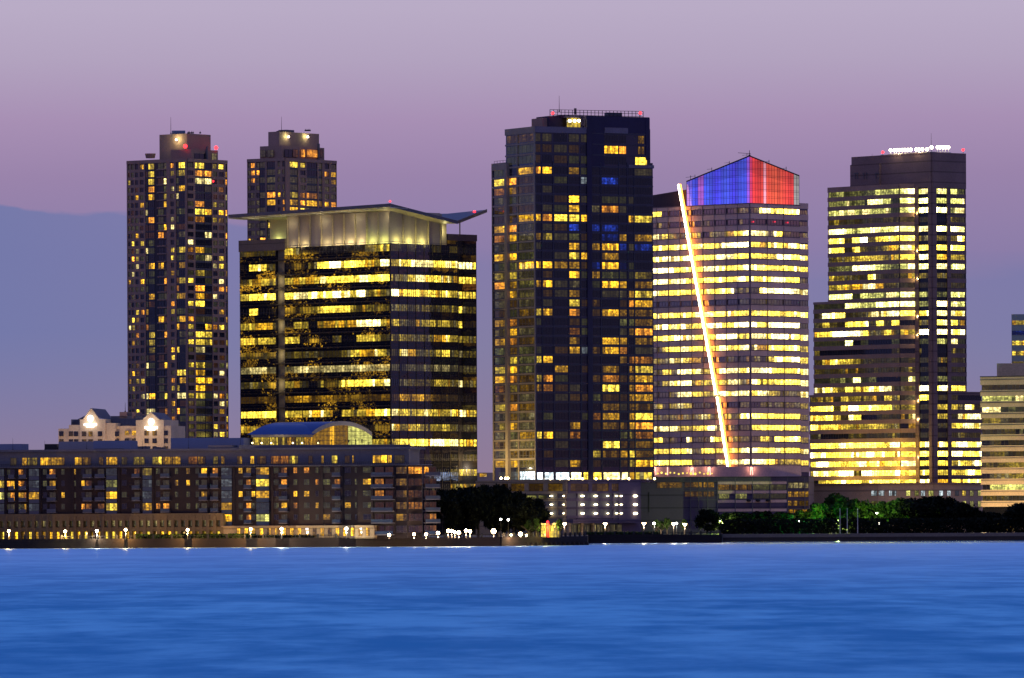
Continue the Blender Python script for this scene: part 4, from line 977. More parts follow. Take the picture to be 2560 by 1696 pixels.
    f.box(mb,0,f.L,zl(-.40)+1.05,zl(-.40)+1.15,.5,.62); mb.build('terrace_railing',M['black'],root)
    # pilasters
    for px in (14,99,181,296,352,381,520,583,680,804,853,929,985): 
        mb=MB(); a=f.s(px); f.box(mb,a-.35,a+.35,GZ,zl(-.45),-.1,.35); mb.build('pilaster',M['redbrick'],root)
    # ground floor base, pale stone, lit shopfronts
    mb=MB(); bz=f.z(600,1288)
    base=Face(f.at(0,0,3.0).xy,f.at(f.s(560),0,3.0).xy)
    base.box(mb,0,base.L,bz-1.6,bz+.6,-3,0); base.box(mb,0,base.L,f.z(600,1327),f.z(600,1317),-3,.0)
    n=34
    for i in range(n+1): t=base.L*i/n; base.box(mb,max(0,t-.45),t+.45,GZ,bz,-3,.25)
    mb.build('ground_floor_arcade',wallmat('arcade_stone',(.13,.095,.055)),root)
    b2=Face(f.at(f.s(560),0,3.0).xy,f.at(f.s(940),0,3).xy); mb=MB(); b2.box(mb,0,b2.L,GZ,f.z(600,1318),-3,0); b2.box(mb,0,b2.L,f.z(600,1318),f.z(600,1315),-3,.4); mb.build('plinth',M['beige'],root)
    for i in range(n):
        t0=base.L*i/n+.55; t1=base.L*(i+1)/n-.55
        window_mb(base,t0,t1,f.z(600,1315),f.z(600,1299),rnd.choice((1,2,3,3.5,4)),'w',-1.2,3).build('arcade_window',[M['lit_bent'],M['framed']],root)
        window_mb(base,t0,t1,GZ+.2,f.z(600,1328),rnd.choice((4.5,6,6.8,7.4)),rnd.choice('yaa'),-1.2,3).build('shopfront',[M['lit_bent'],M['framed']],root)
    for i in range(18):
        px=590+i*19; window_mb(b2,b2.s(px),b2.s(px+9),GZ+.8,f.z(600,1321),rnd.choice((2.5,5,6.4,7)),'a',.06,2).build('shopfront',[M['lit_bent'],M['framed']],root)
    for px0,px1,pyt in ((330,352,1116),(372,390,1118),(640,655,1117),(668,676,1113),(1000,1014,1116)):
        mb=MB(); ph.box(mb,ph.s(px0),ph.s(px1),f.z(600,1124),ph.z(px0,pyt),-9,-5); mb.build('roof_hatch',M['greyd'],root)
    for px in (20,100,205,345,460,590,690,1002): mast(ph.at(ph.s(px),f.z(600,1122),-4),2.2+rnd.random()*2,root,.07)
    # small roof clutter
    for px0,px1,pyt in ((46,77,1105),(81,92,1112),(92,120,1116)):
        mb=MB(); ph.box(mb,ph.s(px0),ph.s(px1),f.z(600,1126),ph.z(px0,pyt+4),-30,-24); mb.build('roof_tank',M['black'],root)
    return f
FB=waterfront_flats()
# ================================================================== pavilion with curved blue roof
def pavilion():
    D=2185
    root=thing('pavilion','glazed rooftop pavilion with curved blue barrel roof and lit interior','pavilion',W(780,1112,D))
    zb=W(780,1113,D).z; zt=lambda px,py,d=D: W(px,py,d).z
    x=lambda px: W(px,1090,D).x
    # barrel vault running away left, front arch at right
    n=16
    def arch(t): # 0..1 -> px, py of arch
        px=780+ (930-780)*t; h=4*t*(1-t)
        return px,1086-28*(h**.9 if h>0 else 0)
    fr_=[];bk=[]
    for i in range(n+1):
        px,py=arch(i/n); a=W(px,py,D); fr_.append(a); bk.append(a+Vector((-19.8,16,-.05)))
    mb=MB()
    for i in range(n): mb.face([fr_[i],fr_[i+1],bk[i+1],bk[i]])
    up=[p+Vector((0,0,.5)) for p in fr_]; ub=[p+Vector((0,0,.5)) for p in bk]
    mb2=MB()
    for i in range(n): mb2.face([up[i],up[i+1],ub[i+1],ub[i]])
    mb2.build('roof',M['roofblue'],root); mb.build('ceiling',M['soffit'],root)
    mb=MB()
    for i in range(n):
        a,b=fr_[i]+Vector((0,-.6,-.7)),fr_[i+1]+Vector((0,-.6,-.7)); mb.hexa([a,b,b+Vector((0,.6,0)),a+Vector((0,.6,0)),a+Vector((0,0,1.3)),b+Vector((0,0,1.3)),b+Vector((0,.6,1.3)),a+Vector((0,.6,1.3))])
    mb.build('arch_fascia',wallmat('cream_fascia',(.5,.42,.28)),root)
    # front long eave from 622..780
    mb=MB(); a=W(622,1090,D+3); 
    mb.box(x(628),x(782),D-1,D+.2,zt(700,1093),zt(700,1087)); mb.build('eave',wallmat('cream_eave',(.45,.38,.26)),root)
    mb=MB() # shallow blue slope behind the eave
    L0=Vector((x(618),D-1.2,zt(622,1087))); L1=Vector((x(784),D-1.2,zt(784,1087)));
    for i in range(8):
        f0,f1=i/8,(i+1)/8
        h=lambda f: 3.4*math.sin(f*math.pi/2)
        mb.face([L0+Vector((f0*9,f0*9,h(f0))),L1+Vector((f0*9,f0*9,h(f0))),L1+Vector((f1*9,f1*9,h(f1))),L0+Vector((f1*9,f1*9,h(f1)))])
    mb.build('roof',M['roofblue'],root)
    for i in range(7):
        p0=632+i*21.5; f=Face(Vector((x(632),D-.2)),Vector((x(928),D-.2)))
        window_mb(f,x(p0)-x(632),x(p0+20)-x(632),zb,zt(700,1093.5),rnd.choice((4.2,5,4.6,3.6)),rnd.choice('yaa'),.05,4).build('window',[M['lit_bent'],M['framed']],root)
    f=Face(Vector((x(780),D+.3)),Vector((x(926),D+.3)))
    mb=MB(); m=30
    for i in range(m):
        t0,t1=i/m,(i+1)/m
        pa=arch(min(max(t0,.001),.999)); pb=arch(min(max(t1,.001),.999)); 
        lv=4.3 if t0<.38 else (3.9 if t0<.57 else 5.9)
        if .28<t0<.36: lv=6.4
        za,zc_=W(pa[0],pa[1]+5,D).z,W(pb[0],pb[1]+5,D).z
        for q in range(3):
            A=zb+(za-zb)*q/3; B=zb+(zc_-zb)*q/3; A2=zb+(za-zb)*(q+1)/3; B2=zb+(zc_-zb)*(q+1)/3
            mb.face([(x(pa[0]),D+.3,A),(x(pb[0]),D+.3,B),(x(pb[0]),D+.3,B2),(x(pa[0]),D+.3,A2)],litcol(lv+rnd.uniform(-.5,.3),'a' if t0<.57 else 'g'))
    mb.mi=1
    for i in range(0,m,2):
        pa=arch(min(max(i/m,.001),.999)); mb.box(x(pa[0])-.06,x(pa[0])+.06,D+.1,D+.28,zb,W(pa[0],pa[1]+4,D).z)
    for q in (1.4,2.8,4.2): mb.box(x(800),x(915),D+.12,D+.27,zb+q-.05,zb+q+.05)
    mb.build('gable_window',[M['lit_bent'],M['framed']],root)
    mb=MB(); mb.box(x(600),x(1025),D-12,D+14,zb-1.2,zb-.05); mb.build('terrace_deck',M['grey'],root)
    for px in (631,654,678,732,755,796): 
        m_=MB(); q=W(px,1108,D-3); m_.sphere(q,.28,8,6); m_.build('globe_lamp',emat('globe_lamp',(1,.8,.4),5) if px==631 else bpy.data.materials['globe_lamp'],root)
    for px in (700,860,905): plight(W(px,1090,D-4),120,(1,.8,.4),root,.5)
pavilion()
# ------------------------------------------------------------------ people on the terrace
def person_mesh(v):
    rr=random.Random(v); me=bpy.data.meshes.new('person_body')
    st=rr.uniform(-.06,.1); ar=rr.uniform(-.15,.25)
    P=[(0,0,.95),(0,0,1.15),(0,0,1.42),(0,-.02,1.56),(0,-.03,1.68),(-.1,0,.9),(-.12,st,.5),(-.13,st*1.5,.06),(-.13,st*1.5-.14,.03),(.1,0,.9),(.12,-st,.5),(.13,-st*1.5,.06),(.13,-st*1.5-.14,.03),(-.2,0,1.4),(-.27,.02,1.12),(-.25,-ar,.88),(.2,0,1.4),(.27,.02,1.12),(.25,-.2-ar,1.0)]
    E=[(0,1),(1,2),(2,3),(3,4),(0,5),(5,6),(6,7),(7,8),(0,9),(9,10),(10,11),(11,12),(2,13),(13,14),(14,15),(2,16),(16,17),(17,18)]
    R=[.15,.14,.16,.07,.115,.1,.075,.05,.04,.1,.075,.05,.04,.075,.055,.04,.075,.055,.04]
    me.from_pydata(P,E,[]); o=bpy.data.objects.new('person_body',me); COL.objects.link(o)
    m=o.modifiers.new('s','SKIN'); 
    for i,r in enumerate(R): me.skin_vertices[0].data[i].radius=(r,r*.8)
    me.skin_vertices[0].data[0].use_root=True
    o.modifiers.new('b','SUBSURF').levels=1
    dg=bpy.context.evaluated_depsgraph_get(); ev=bpy.data.meshes.new_from_object(o.evaluated_get(dg)); bpy.data.objects.remove(o)
    return ev
mperson=wallmat('dark_clothing',(.03,.03,.035)); pms=[]
for v in range(3):
    e=person_mesh(v); e.materials.clear(); e.materials.append(mperson); pms.append(e)
TD=2185-8
pl=[(828,'left most person on the terrace, standing before the lit arch'),(863,'person in dark clothes standing at the glass under the arch peak'),(889,'person standing tall before the greenish arch window'),(905,'person standing close to the right foot of the arch'),(950,'person standing alone on the terrace right of the pavilion'),(985,'person at the right end of the terrace parapet'),(872,'shorter person beside another under the arch'),(797,'person by the doorway left of the arch')]
for i,(px,lb) in enumerate(pl):
    o=bpy.data.objects.new('person',pms[i%3]); COL.objects.link(o); w_=W(px,1112,TD+ (i%3)*1.5); o.location=(w_.x,w_.y,W(780,1113,2185).z-.05); o.rotation_euler=(0,0,rnd.uniform(0,6)); tag(o,lb,'person','people on the rooftop terrace')
    o.scale=(1.15,1.15,1.1 if i!=6 else .95)
def ptable(px,lab):
    q=W(px,1113,TD); q.z=W(780,1113,2185).z-.05
    r=thing('terrace_table',lab,'table',q,'dark tables along the terrace edge')
    mb=MB(); mb.cyl(q+Vector((0,0,.72)),q+Vector((0,0,.78)),.6,n=12); mb.build('table_top',M['black'],r); mb=MB(); mb.cyl(q,q+Vector((0,0,.72)),.08,n=6); mb.cyl(q,q+Vector((0,0,.05)),.35,n=10); mb.build('leg',M['black'],r)
for px,l in ((840,'dark round table left of the arch centre'),(880,'dark round table before the arch window'),(922,'dark round table at the right foot of the arch'),(965,'dark round table on the open terrace')): ptable(px,l)
# ================================================================== ground, quay, water
def ground():
    mb=MB()
    pts=[XY(-900,2165,1360),XY(1462,2285,1360),XY(1462,2300,1360),XY(1465,2385,1360),XY(1802,2386,1360),XY(1803,2432,1360),XY(2600,2445,1360),XY(4300,2460,1360)]
    return pts
QL=[XY(-900,2140,1360),XY(1250,2165,1360),XY(1463,2210,1360),XY(1465,2350,1360),XY(1800,2352,1360),XY(1802,2440,1360),XY(2600,2448,1360),XY(4200,2460,1360)]
mb=MB(); far=[Vector((9000,2470)),Vector((9000,30000)),Vector((-9000,30000)),Vector((-9000,2130))]
mb.prism(QL+far,-4,GZ); tag(mb.build('ground',M['conc']),None,kind='structure')
mb=MB()
for i in range(5):
    f=Face(QL[i],QL[i+1])
    if f.L>1: f.box(mb,0,f.L,-3,GZ+.25,.0,.7)
tag(mb.build('quay_wall',M['stone']),'dark stone quay wall along the river edge','quay wall',kind='structure')
# narrow ledge catching light, riprap on right
mb=MB(); f=Face(QL[5],QL[7]); f.box(mb,0,f.L,-3,1.4,0,2.2); tag(mb.build('shore_bank',M['wood']),'low dark bank along the tree lined cove','bank',kind='structure')
# timber piles under pier tip
pf=Face(QL[1],QL[2])
for i in range(14):
    px=1312+i*11.5; q=pf.at(pf.s(px,1365),0,1.1); mb=MB(); mb.cyl((q.x,q.y,-2),(q.x,q.y,.9),.45,.4,8); tag(mb.build('pile',M['wood'],loc=(q.x,q.y,-2)),'dark timber pile standing at the foot of the pier wall','pile','timber piles under the pier edge')
# water
def watermat():
    m,nt,N,L=newmat('river_water'); out=N.new('ShaderNodeOutputMaterial')
    g=N.new('ShaderNodeBsdfGlossy'); g.inputs['Roughness'].default_value=.22
    d=N.new('ShaderNodeBsdfDiffuse'); mx=N.new('ShaderNodeMixShader')
    geo=N.new('ShaderNodeNewGeometry')
    def noise(sx,sy,det,sc=1,off=0):
        mp=N.new('ShaderNodeMapping'); mp.inputs['Scale'].default_value=(sx,sy,1); mp.inputs['Location'].default_value=(off,off,0); L.new(geo.outputs['Position'],mp.inputs[0])
        n=N.new('ShaderNodeTexNoise'); n.inputs['Scale'].default_value=sc; n.inputs['Detail'].default_value=det; n.inputs['Roughness'].default_value=.6; L.new(mp.outputs[0],n.inputs['Vector']); return n.outputs[0]
    a=noise(1/20,1/95,6); b=noise(1/7,1/26,5,1,50); c=noise(1/170,1/150,3,1,9)
    def math_(op,x,y):
        n=N.new('ShaderNodeMath'); n.operation=op
        for i,v in enumerate((x,y)):
            if isinstance(v,(int,float)): n.inputs[i].default_value=v
            else: L.new(v,n.inputs[i])
        return n.outputs[0]
    s=math_('ADD',math_('MULTIPLY',a,.40),math_('ADD',math_('MULTIPLY',b,.34),math_('MULTIPLY',c,.26)))
    cr=N.new('ShaderNodeValToRGB'); L.new(s,cr.inputs[0]); e=cr.color_ramp.elements
    e[0].position=.41; e[0].color=(.05,.34,.54,1); e[1].position=.60; e[1].color=(.19,.64,.80,1); cr.color_ramp.interpolation='EASE'  # blue of the reflected sky put into the diffuse colour, in streaks
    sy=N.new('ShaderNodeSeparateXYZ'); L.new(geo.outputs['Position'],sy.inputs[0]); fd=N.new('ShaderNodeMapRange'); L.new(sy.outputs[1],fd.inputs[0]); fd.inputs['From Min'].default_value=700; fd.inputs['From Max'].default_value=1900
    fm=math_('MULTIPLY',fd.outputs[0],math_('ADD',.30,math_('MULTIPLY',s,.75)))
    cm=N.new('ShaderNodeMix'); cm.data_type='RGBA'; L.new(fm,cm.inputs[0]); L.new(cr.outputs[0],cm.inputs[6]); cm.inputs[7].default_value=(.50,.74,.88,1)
    L.new(cm.outputs[2],d.inputs[0]); 
    g.inputs[0].default_value=(.55,.75,1,1)
    # height for slow swell
    bp=N.new('ShaderNodeBump'); bp.inputs['Distance'].default_value=1.2; bp.inputs['Strength'].default_value=.6; L.new(b,bp.inputs['Height']); 
    L.new(bp.outputs[0],g.inputs['Normal'])
    mr=N.new('ShaderNodeMapRange'); L.new(s,mr.inputs[0]); mr.inputs['From Min'].default_value=.38; mr.inputs['From Max'].default_value=.62; mr.inputs['To Min'].default_value=.05; mr.inputs['To Max'].default_value=.13
    sx=N.new('ShaderNodeSeparateXYZ'); L.new(geo.outputs['Position'],sx.inputs[0])
    calm=N.new('ShaderNodeMapRange'); L.new(sx.outputs[1],calm.inputs[0]); calm.inputs['From Min'].default_value=2150; calm.inputs['From Max'].default_value=2400; calm.inputs['To Max'].default_value=.6
    far=N.new('ShaderNodeMapRange'); L.new(sx.outputs[1],far.inputs[0]); far.inputs['From Min'].default_value=900; far.inputs['From Max'].default_value=2100; far.inputs['To Max'].default_value=.24
    L.new(math_('ADD',math_('ADD',mr.outputs[0],calm.outputs[0]),far.outputs[0]),mx.inputs[0])
    rg=N.new('ShaderNodeMapRange'); L.new(sx.outputs[1],rg.inputs[0]); rg.inputs['From Min'].default_value=2150; rg.inputs['From Max'].default_value=2400; rg.inputs['To Min'].default_value=.35; rg.inputs['To Max'].default_value=.12; L.new(rg.outputs[0],g.inputs['Roughness']); L.new(d.outputs[0],mx.inputs[1]); L.new(g.outputs[0],mx.inputs[2]); L.new(mx.outputs[0],out.inputs[0])
    return m
mb=MB(); mb.face([(-3000,-500,0),(3000,-500,0),(3000,2600,0),(-3000,2600,0)]); tag(mb.build('water',watermat()),None,kind='structure')
# small posts in the cove
for px,s_ in ((1831,1),(1902,.7),(1890,.4),(1973,.9),(2171,1),(2238,1.1),(2257,1.3),(2267,1.3),(2459,1)):
    q=W(px,1358,2400); mb=MB(); mb.cyl((q.x,q.y-20,-1),(q.x,q.y-20,.2+.6*s_),.28,.2,7)
    tag(mb.build('mooring_post',M['black'],loc=(q.x,q.y-20,-1)),{1831:'leftmost black post standing in the cove water',1902:'short black post left of the cove middle',1890:'lowest stub barely above the cove water',1973:'black post in water before the green lit tree',2171:'lone black post in mid cove below the white lamp',2238:'first of three close black posts in the cove',2257:'middle of three close black posts in the cove',2267:'right of three close black posts in the cove',2459:'rightmost black post standing in the cove water'}[px],'post','posts in the cove')
# ------------------------------------------------------------------ promenade: fences, lamps, hedges, benches
def fence(A,B,name_label,step,h=1.15,off=-.3):
    f=Face(A,B); o=f.at(f.L/2,GZ+.1)
    r=thing('railing',name_label,'railing',(o.x,o.y,GZ+.1))
    n=int(f.L/step)
    n=min(n,100)
    for i in range(n+1):
        t=f.L*i/n; mb=MB(); f.box(mb,t-.28,t+.28,GZ,GZ+h+.35,off-.25,off+.25); mb.build('post',M['black'],r)
    mb=MB(); f.box(mb,0,f.L,GZ+h-.1,GZ+h,off-.05,off+.05); f.box(mb,0,f.L,GZ+.35,GZ+.42,off-.05,off+.05)
    k=int(f.L/1.3)
    for i in range(k): t=f.L*(i+.5)/k; f.box(mb,t-.05,t+.05,GZ+.3,GZ+h,off-.03,off+.03)
    mb.build('rail',M['black'],r)
fa=Face(QL[0],QL[1]); 
fence(fa.at(fa.s(-30,1355),0).xy,QL[1],'long dark railing with stout posts on the left promenade',5.6)
fence(QL[1],QL[2],'dark railing on the pier end past the lamps',2.9)
fence(QL[3],QL[4],'thin dark railing along the second quay',3.2,1.0)
def street_lamp(px,pyh,D,label,mat='lampw',power=900,col=(1,.72,.38),r=.42,cone=False,group=None,gz=GZ):
    hd=W(px,pyh,D); root=thing('street_lamp',label,'street lamp',(hd.x,hd.y,gz),group)
    mb=MB(); mb.cyl((hd.x,hd.y,gz),(hd.x,hd.y,hd.z-.3),.13,.08,8); mb.cyl((hd.x,hd.y,gz),(hd.x,hd.y,gz+.4),.22,.2,8); mb.build('pole',M['black'],root)
    mb=MB()
    if cone: mb.cyl((hd.x,hd.y,hd.z-.5),(hd.x,hd.y,hd.z+.35),.12,.75,10)
    else: mb.sphere(hd,r,12,8)
    mb.build('lamp_head',M[mat],root)
    plight(hd+Vector((0,-.3,-r-.75)),power,col,root,.25)
    return root
Lg='lamps along the left promenade'
for px,py,pw,mt,lb in ((22,1328,1500,'lampw','warm street lamp nearest the left edge of the promenade'),(163,1329,1100,'lampw','warm street lamp below the left hotel sign'),(242,1328,900,'lampc','whitish street lamp between two warm promenade lamps'),(314,1325,1300,'lampw','warm street lamp below the hotel, right of the whitish one'),(469,1325,1100,'lampw','warm street lamp below the grey roof screen'),(627,1323,1600,'lampw','brightest street lamp, at the left end of the pavilion above'),(704,1323,1200,'lampc','white street lamp below the pavilion roof'),(866,1322,900,'lampc','white street lamp furthest right of the promenade poles')):
    street_lamp(px,py,2152,lb,mt,pw*5,(1,.54,.15) if mt=='lampw' else (1,.78,.45),.42,group=Lg)
names=['ground level lamp below the end wing balconies','first small lamp right of the end wing','second small lamp right of the end wing','small lamp left of the bright cluster','leftmost lamp of the bright cluster by the dark trees','second lamp of the bright cluster','third lamp of the bright cluster','right lamp of the first bright cluster','left lamp of the paired lamps','right lamp of the paired lamps','large bright lamp alone before the dark trees','tiny lamp left of the pinkish lamp','pinkish bright lamp near the pier end','tiny lamp right of the pinkish lamp']
for (px,py,r),nm in zip(((973,1338,.45),(1035,1336,.42),(1065,1336.5,.45),(1095,1333,.5),(1120.5,1327.5,.5),(1129.5,1328,.45),(1137,1331,.4),(1147,1332,.55),(1165,1327,.5),(1175,1329,.5),(1234,1328.5,.75),(1277.6,1338,.3),(1301,1335.6,.6),(1316,1338.6,.3)),names):
    street_lamp(px,py,2150 if px<1200 else 2168,nm,'lampw',700*r*r*8,(1,.62,.3),r,group='lamps at the ferry landing')
for px,py,mt,lb in ((1411,1311,'lampw','V shaped uplighter lamp by the lit kiosk'),(1513,1311,'lampw','V shaped uplighter lamp below the garage lights'),(1610,1310,'lampw','bright V shaped uplighter lamp by the violet wall'),(1684,1311,'lampw','orange V shaped uplighter lamp beside a white one'),(1712,1312,'lampw','V shaped uplighter lamp at the right end of the second quay')):
    street_lamp(px,py,2358,lb,mt,1800,(1,.68,.35),.4,True,'V shaped lamps on the second quay')
for px,py,mt,lb,pw in ((1635,1309,'lampc','small white lamp among the young trees',600),(1691,1309,'lampc','small white lamp beside the orange V lamp',500)): street_lamp(px,py,2362,lb,mt,pw,(1,.95,.85),.35)
for px,py,mt,lb,pw,cl,r in ((1804,1306,'lampg','yellow green glowing lamp left in the park trees',5200,(.75,1,.2),.95),(1999,1305.5,'lampc','white lamp beside the vivid green lit tree',3000,(.05,1,.12),.5),(2096.5,1307,'lampg','bright yellow lamp amid the park trees',5200,(.7,1,.15),.85),(2197,1310.5,'lampc','white lamp above the parked van',1700,(1,.98,.85),.65)):
    street_lamp(px,py,2455,lb,mt,pw*(3.0 if px<1900 else 6),cl,r)
def lampsmall(px,py,D,lb,r=.3): 
    q=W(px,py,D); root=thing('path_lamp',lb,'lamp',(q.x,q.y,GZ)); mb=MB(); mb.cyl((q.x,q.y,GZ),(q.x,q.y,q.z-.2),.07,n=6); mb.build('pole',M['black'],root); mb=MB(); mb.sphere(q,r,8,6); mb.build('lamp_head',M['lampc'],root)
lampsmall(1252,1299,2185,'left of two tiny white lamps before the dark trees'); lampsmall(1270.5,1300,2185,'right of two tiny white lamps before the dark trees'); lampsmall(2192,1283,2470,'tiny yellow lamp high in the right park trees',.25)
# lit kiosk with red column
def kiosk():
    D=2186; q=W(1380,1345,D); root=thing('kiosk','yellow lit kiosk with a red column beside the dark trees','kiosk',(q.x,q.y,GZ))
    f=Face(XY(1352,D,1330),XY(1402,D-1,1330)); mb=MB(); zt=f.z(1380,1311)
    mb.prism([f.P,f.Q,f.Q+Vector((0,6)),f.P+Vector((0,6))],zt-.2,zt+.3); mb.build('roof',M['tan'],root)
    for i in range(6):
        t=f.L*i/6; window_mb(f,t+.1,t+f.L/6-.1,GZ,zt-.25,rnd.choice((6.2,6.8,7.3)),'y',.02,2).build('window',[M['lit_bent'],M['framed']],root)
    mb=MB(); t=f.s(1369); mb.cyl(f.at(t,GZ,1),f.at(t,zt+.9,1),.55,n=10); mb.build('column',M['redmat'],root)
    mb=MB(); mb.sphere(f.at(t,zt+.7,1.7),.35,8,6); mb.build('red_lamp',M['red'],root)
    for t in (.3,.8): plight(f.at(f.L*t,zt-1,3),1500,(1,.78,.2),root,.5)
    plight(f.at(-8,zt-1,5),1200,(1,.7,.2),root,.5)
kiosk()
# ------------------------------------------------------------------ vegetation
def leafmat(name,c):
    m,nt,N,L=newmat(name); out=N.new('ShaderNodeOutputMaterial'); b=N.new('ShaderNodeBsdfPrincipled'); L.new(b.outputs[0],out.inputs[0]); b.inputs['Roughness'].default_value=.7; b.inputs['Specular IOR Level'].default_value=.05
    tc=N.new('ShaderNodeTexCoord'); n=N.new('ShaderNodeTexNoise'); n.inputs['Scale'].default_value=.8; L.new(tc.outputs['Object'],n.inputs['Vector'])
    cr=N.new('ShaderNodeValToRGB'); L.new(n.outputs[0],cr.inputs[0]); cr.color_ramp.elements[0].color=(c[0]*.5,c[1]*.5,c[2]*.5,1); cr.color_ramp.elements[1].color=(c[0]*1.5,c[1]*1.5,c[2]*1.3,1); cr.color_ramp.elements[0].position=.35; cr.color_ramp.elements[1].position=.65
    L.new(cr.outputs[0],b.inputs['Base Color']); return m
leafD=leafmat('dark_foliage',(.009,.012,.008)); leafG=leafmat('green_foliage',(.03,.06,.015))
def crown_mesh(seed,R,Hh,n=5200,mat=leafD,leaf=.42):
    rr=random.Random(seed); mb=MB(); cl=[]
    for i in range(26):
        th=rr.uniform(0,6.283); ph=rr.uniform(-.5,1)*1.3; rad=R*rr.uniform(.35,.82)
        cl.append((Vector((rad*math.cos(th)*math.cos(ph*.8),rad*math.sin(th)*math.cos(ph*.8),Hh*.5+Hh*.42*math.sin(ph))),rr.uniform(.22,.42)*R))
    for i in range(n):
        c,r=rr.choice(cl); v=Vector((rr.gauss(0,1),rr.gauss(0,1),rr.gauss(0,1))).normalized()*r*rr.uniform(.45,1.18); v.z*=.8
        p=c+v; a=Vector((rr.gauss(0,1),rr.gauss(0,1),rr.gauss(0,1))).normalized(); b=a.cross(Vector((rr.gauss(0,1),rr.gauss(0,1),rr.gauss(0,1)))).normalized(); s=leaf*rr.uniform(.6,1.5)
        mb.face([p-a*s,p-b*s*.6,p+a*s,p+b*s*.6])
    for c,r in cl: mb.sphere(c,r*.5,7,5,.8)
    me_o=mb.build('crown',mat); me=me_o.data; bpy.data.objects.remove(me_o); return me
def trunk_mesh(seed,H,R):
    rr=random.Random(seed); mb=MB(); mb.cyl((0,0,0),(0,0,H*.45),.4,.26,8)
    for i in range(5):
        an=i*1.3; mb.cyl((0,0,H*(.3+.03*i)),(R*.55*math.cos(an),R*.55*math.sin(an),H*.75),.18,.06,6)
    o=mb.build('trunk',M['bark']); me=o.data; bpy.data.objects.remove(o); return me
CR={('d',i):crown_mesh(i,5,9,mat=leafD) for i in range(3)}; CR.update({('g',i):crown_mesh(10+i,5,9,mat=leafG) for i in range(2)})
TR=trunk_mesh(1,10,5)
def tree(px,D,pyt,wpx,label,kind='d',group=None,base=None,v=None,name='tree'):
    q=W(px,1330,D); top=W(px,pyt,D).z; H=top-GZ; R=wpx/2*D/F
    root=thing(name,label,'tree',(q.x,q.y,GZ),group)
    b=.18 if base is None else base
    c=bpy.data.objects.new('crown',CR[(kind,(v if v is not None else rnd.randrange(3 if kind=='d' else 2)))]); COL.objects.link(c); c.parent=root; c.location=(0,0,H*b); s=H*(1-b)/8.7; c.scale=(R/5,R/5,s); c.rotation_euler=(0,0,rnd.uniform(0,6))
    t=bpy.data.objects.new('trunk',TR); COL.objects.link(t); t.parent=root; t.scale=(1,1,H/10*.95)
    return root
gl='dark trees between the flats and the garage'
for px,D,py,wd,lb in ((1112,2196,1238,90,'dark tree touching the end wing of the flats'),(1150,2206,1232,86,'dark tree standing before the glass office base'),(1196,2200,1226,92,'dark tree in the middle of the left grove'),(1243,2204,1221,80,'tallest dark tree of the left grove, with a feathery top'),(1285,2200,1238,90,'dark tree right of the tallest one in the left grove'),(1328,2196,1254,84,'dark rounded tree at the right end of the left grove'),(1345,2192,1275,60,'lower dark tree nearest the kiosk')):
    tree(px,D,py,wd,lb,'d',gl,.02)
gr='park trees along the cove'
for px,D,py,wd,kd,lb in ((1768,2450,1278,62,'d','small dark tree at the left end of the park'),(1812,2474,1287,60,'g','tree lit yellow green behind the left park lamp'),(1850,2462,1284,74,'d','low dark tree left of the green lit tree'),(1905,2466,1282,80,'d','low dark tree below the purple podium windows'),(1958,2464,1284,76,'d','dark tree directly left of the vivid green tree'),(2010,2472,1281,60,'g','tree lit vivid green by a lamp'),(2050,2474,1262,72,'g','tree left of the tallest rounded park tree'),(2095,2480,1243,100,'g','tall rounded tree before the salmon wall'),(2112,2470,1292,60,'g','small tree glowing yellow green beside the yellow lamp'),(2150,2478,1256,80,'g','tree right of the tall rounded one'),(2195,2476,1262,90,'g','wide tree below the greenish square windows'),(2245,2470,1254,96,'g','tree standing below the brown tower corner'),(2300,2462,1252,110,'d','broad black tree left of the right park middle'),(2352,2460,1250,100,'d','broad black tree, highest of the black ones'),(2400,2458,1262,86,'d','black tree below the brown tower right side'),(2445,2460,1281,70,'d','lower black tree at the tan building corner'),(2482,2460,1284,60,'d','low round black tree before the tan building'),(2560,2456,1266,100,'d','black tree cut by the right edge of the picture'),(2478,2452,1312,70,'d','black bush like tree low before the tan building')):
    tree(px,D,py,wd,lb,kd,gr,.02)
for i,(px,lb) in enumerate(((1640,'left young tree by the violet wall'),(1652,'second young tree by the violet wall'),(1668,'third young tree by the violet wall'),(1712,'young tree behind the rightmost V lamp'),(1398,'green lit young tree beside the kiosk'),(1340,'young tree lit yellow left of the kiosk'),(1322,'small yellow lit tree before the dark grove'))):
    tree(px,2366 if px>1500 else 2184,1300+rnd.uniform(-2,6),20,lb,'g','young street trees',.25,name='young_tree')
# understory shrubs along the cove
def shrubs(name,label,A,B,n,h,mat,kind='stuff',off=0,depth=4):
    f=Face(A,B); rr=random.Random(n); mb=MB()
    for i in range(n):
        t=rr.uniform(0,f.L); o=-rr.uniform(0,depth); 
        c=f.at(t,GZ+rr.uniform(0,h),o+off); a=Vector((rr.gauss(0,1),rr.gauss(0,1),rr.gauss(0,1))).normalized(); b=a.cross(Vector((rr.gauss(0,1),rr.gauss(0,1),rr.gauss(0,1)))).normalized(); s=rr.uniform(.2,.5)
        mb.face([c-a*s,c-b*s,c+a*s,c+b*s])
    o=mb.build(name,mat); tag(o,label,'shrubs',kind=kind); return o
shrubs('undergrowth','dark undergrowth below the park trees along the cove',QL[5],QL[6],16000,5.2,leafD,depth=9,off=-1)
fb=Face(QL[0],QL[1])
shrubs('hedge','low green hedge behind the promenade railing',fb.at(fb.s(340,1350),0).xy,fb.at(fb.s(640,1350),0).xy,2600,1.5,leafG,depth=2,off=-3)
shrubs('hedge','thin dark planting along the right part of the promenade',fb.at(fb.s(640,1350),0).xy,fb.at(fb.s(960,1350),0).xy,2200,1.1,leafD,depth=2,off=-3)
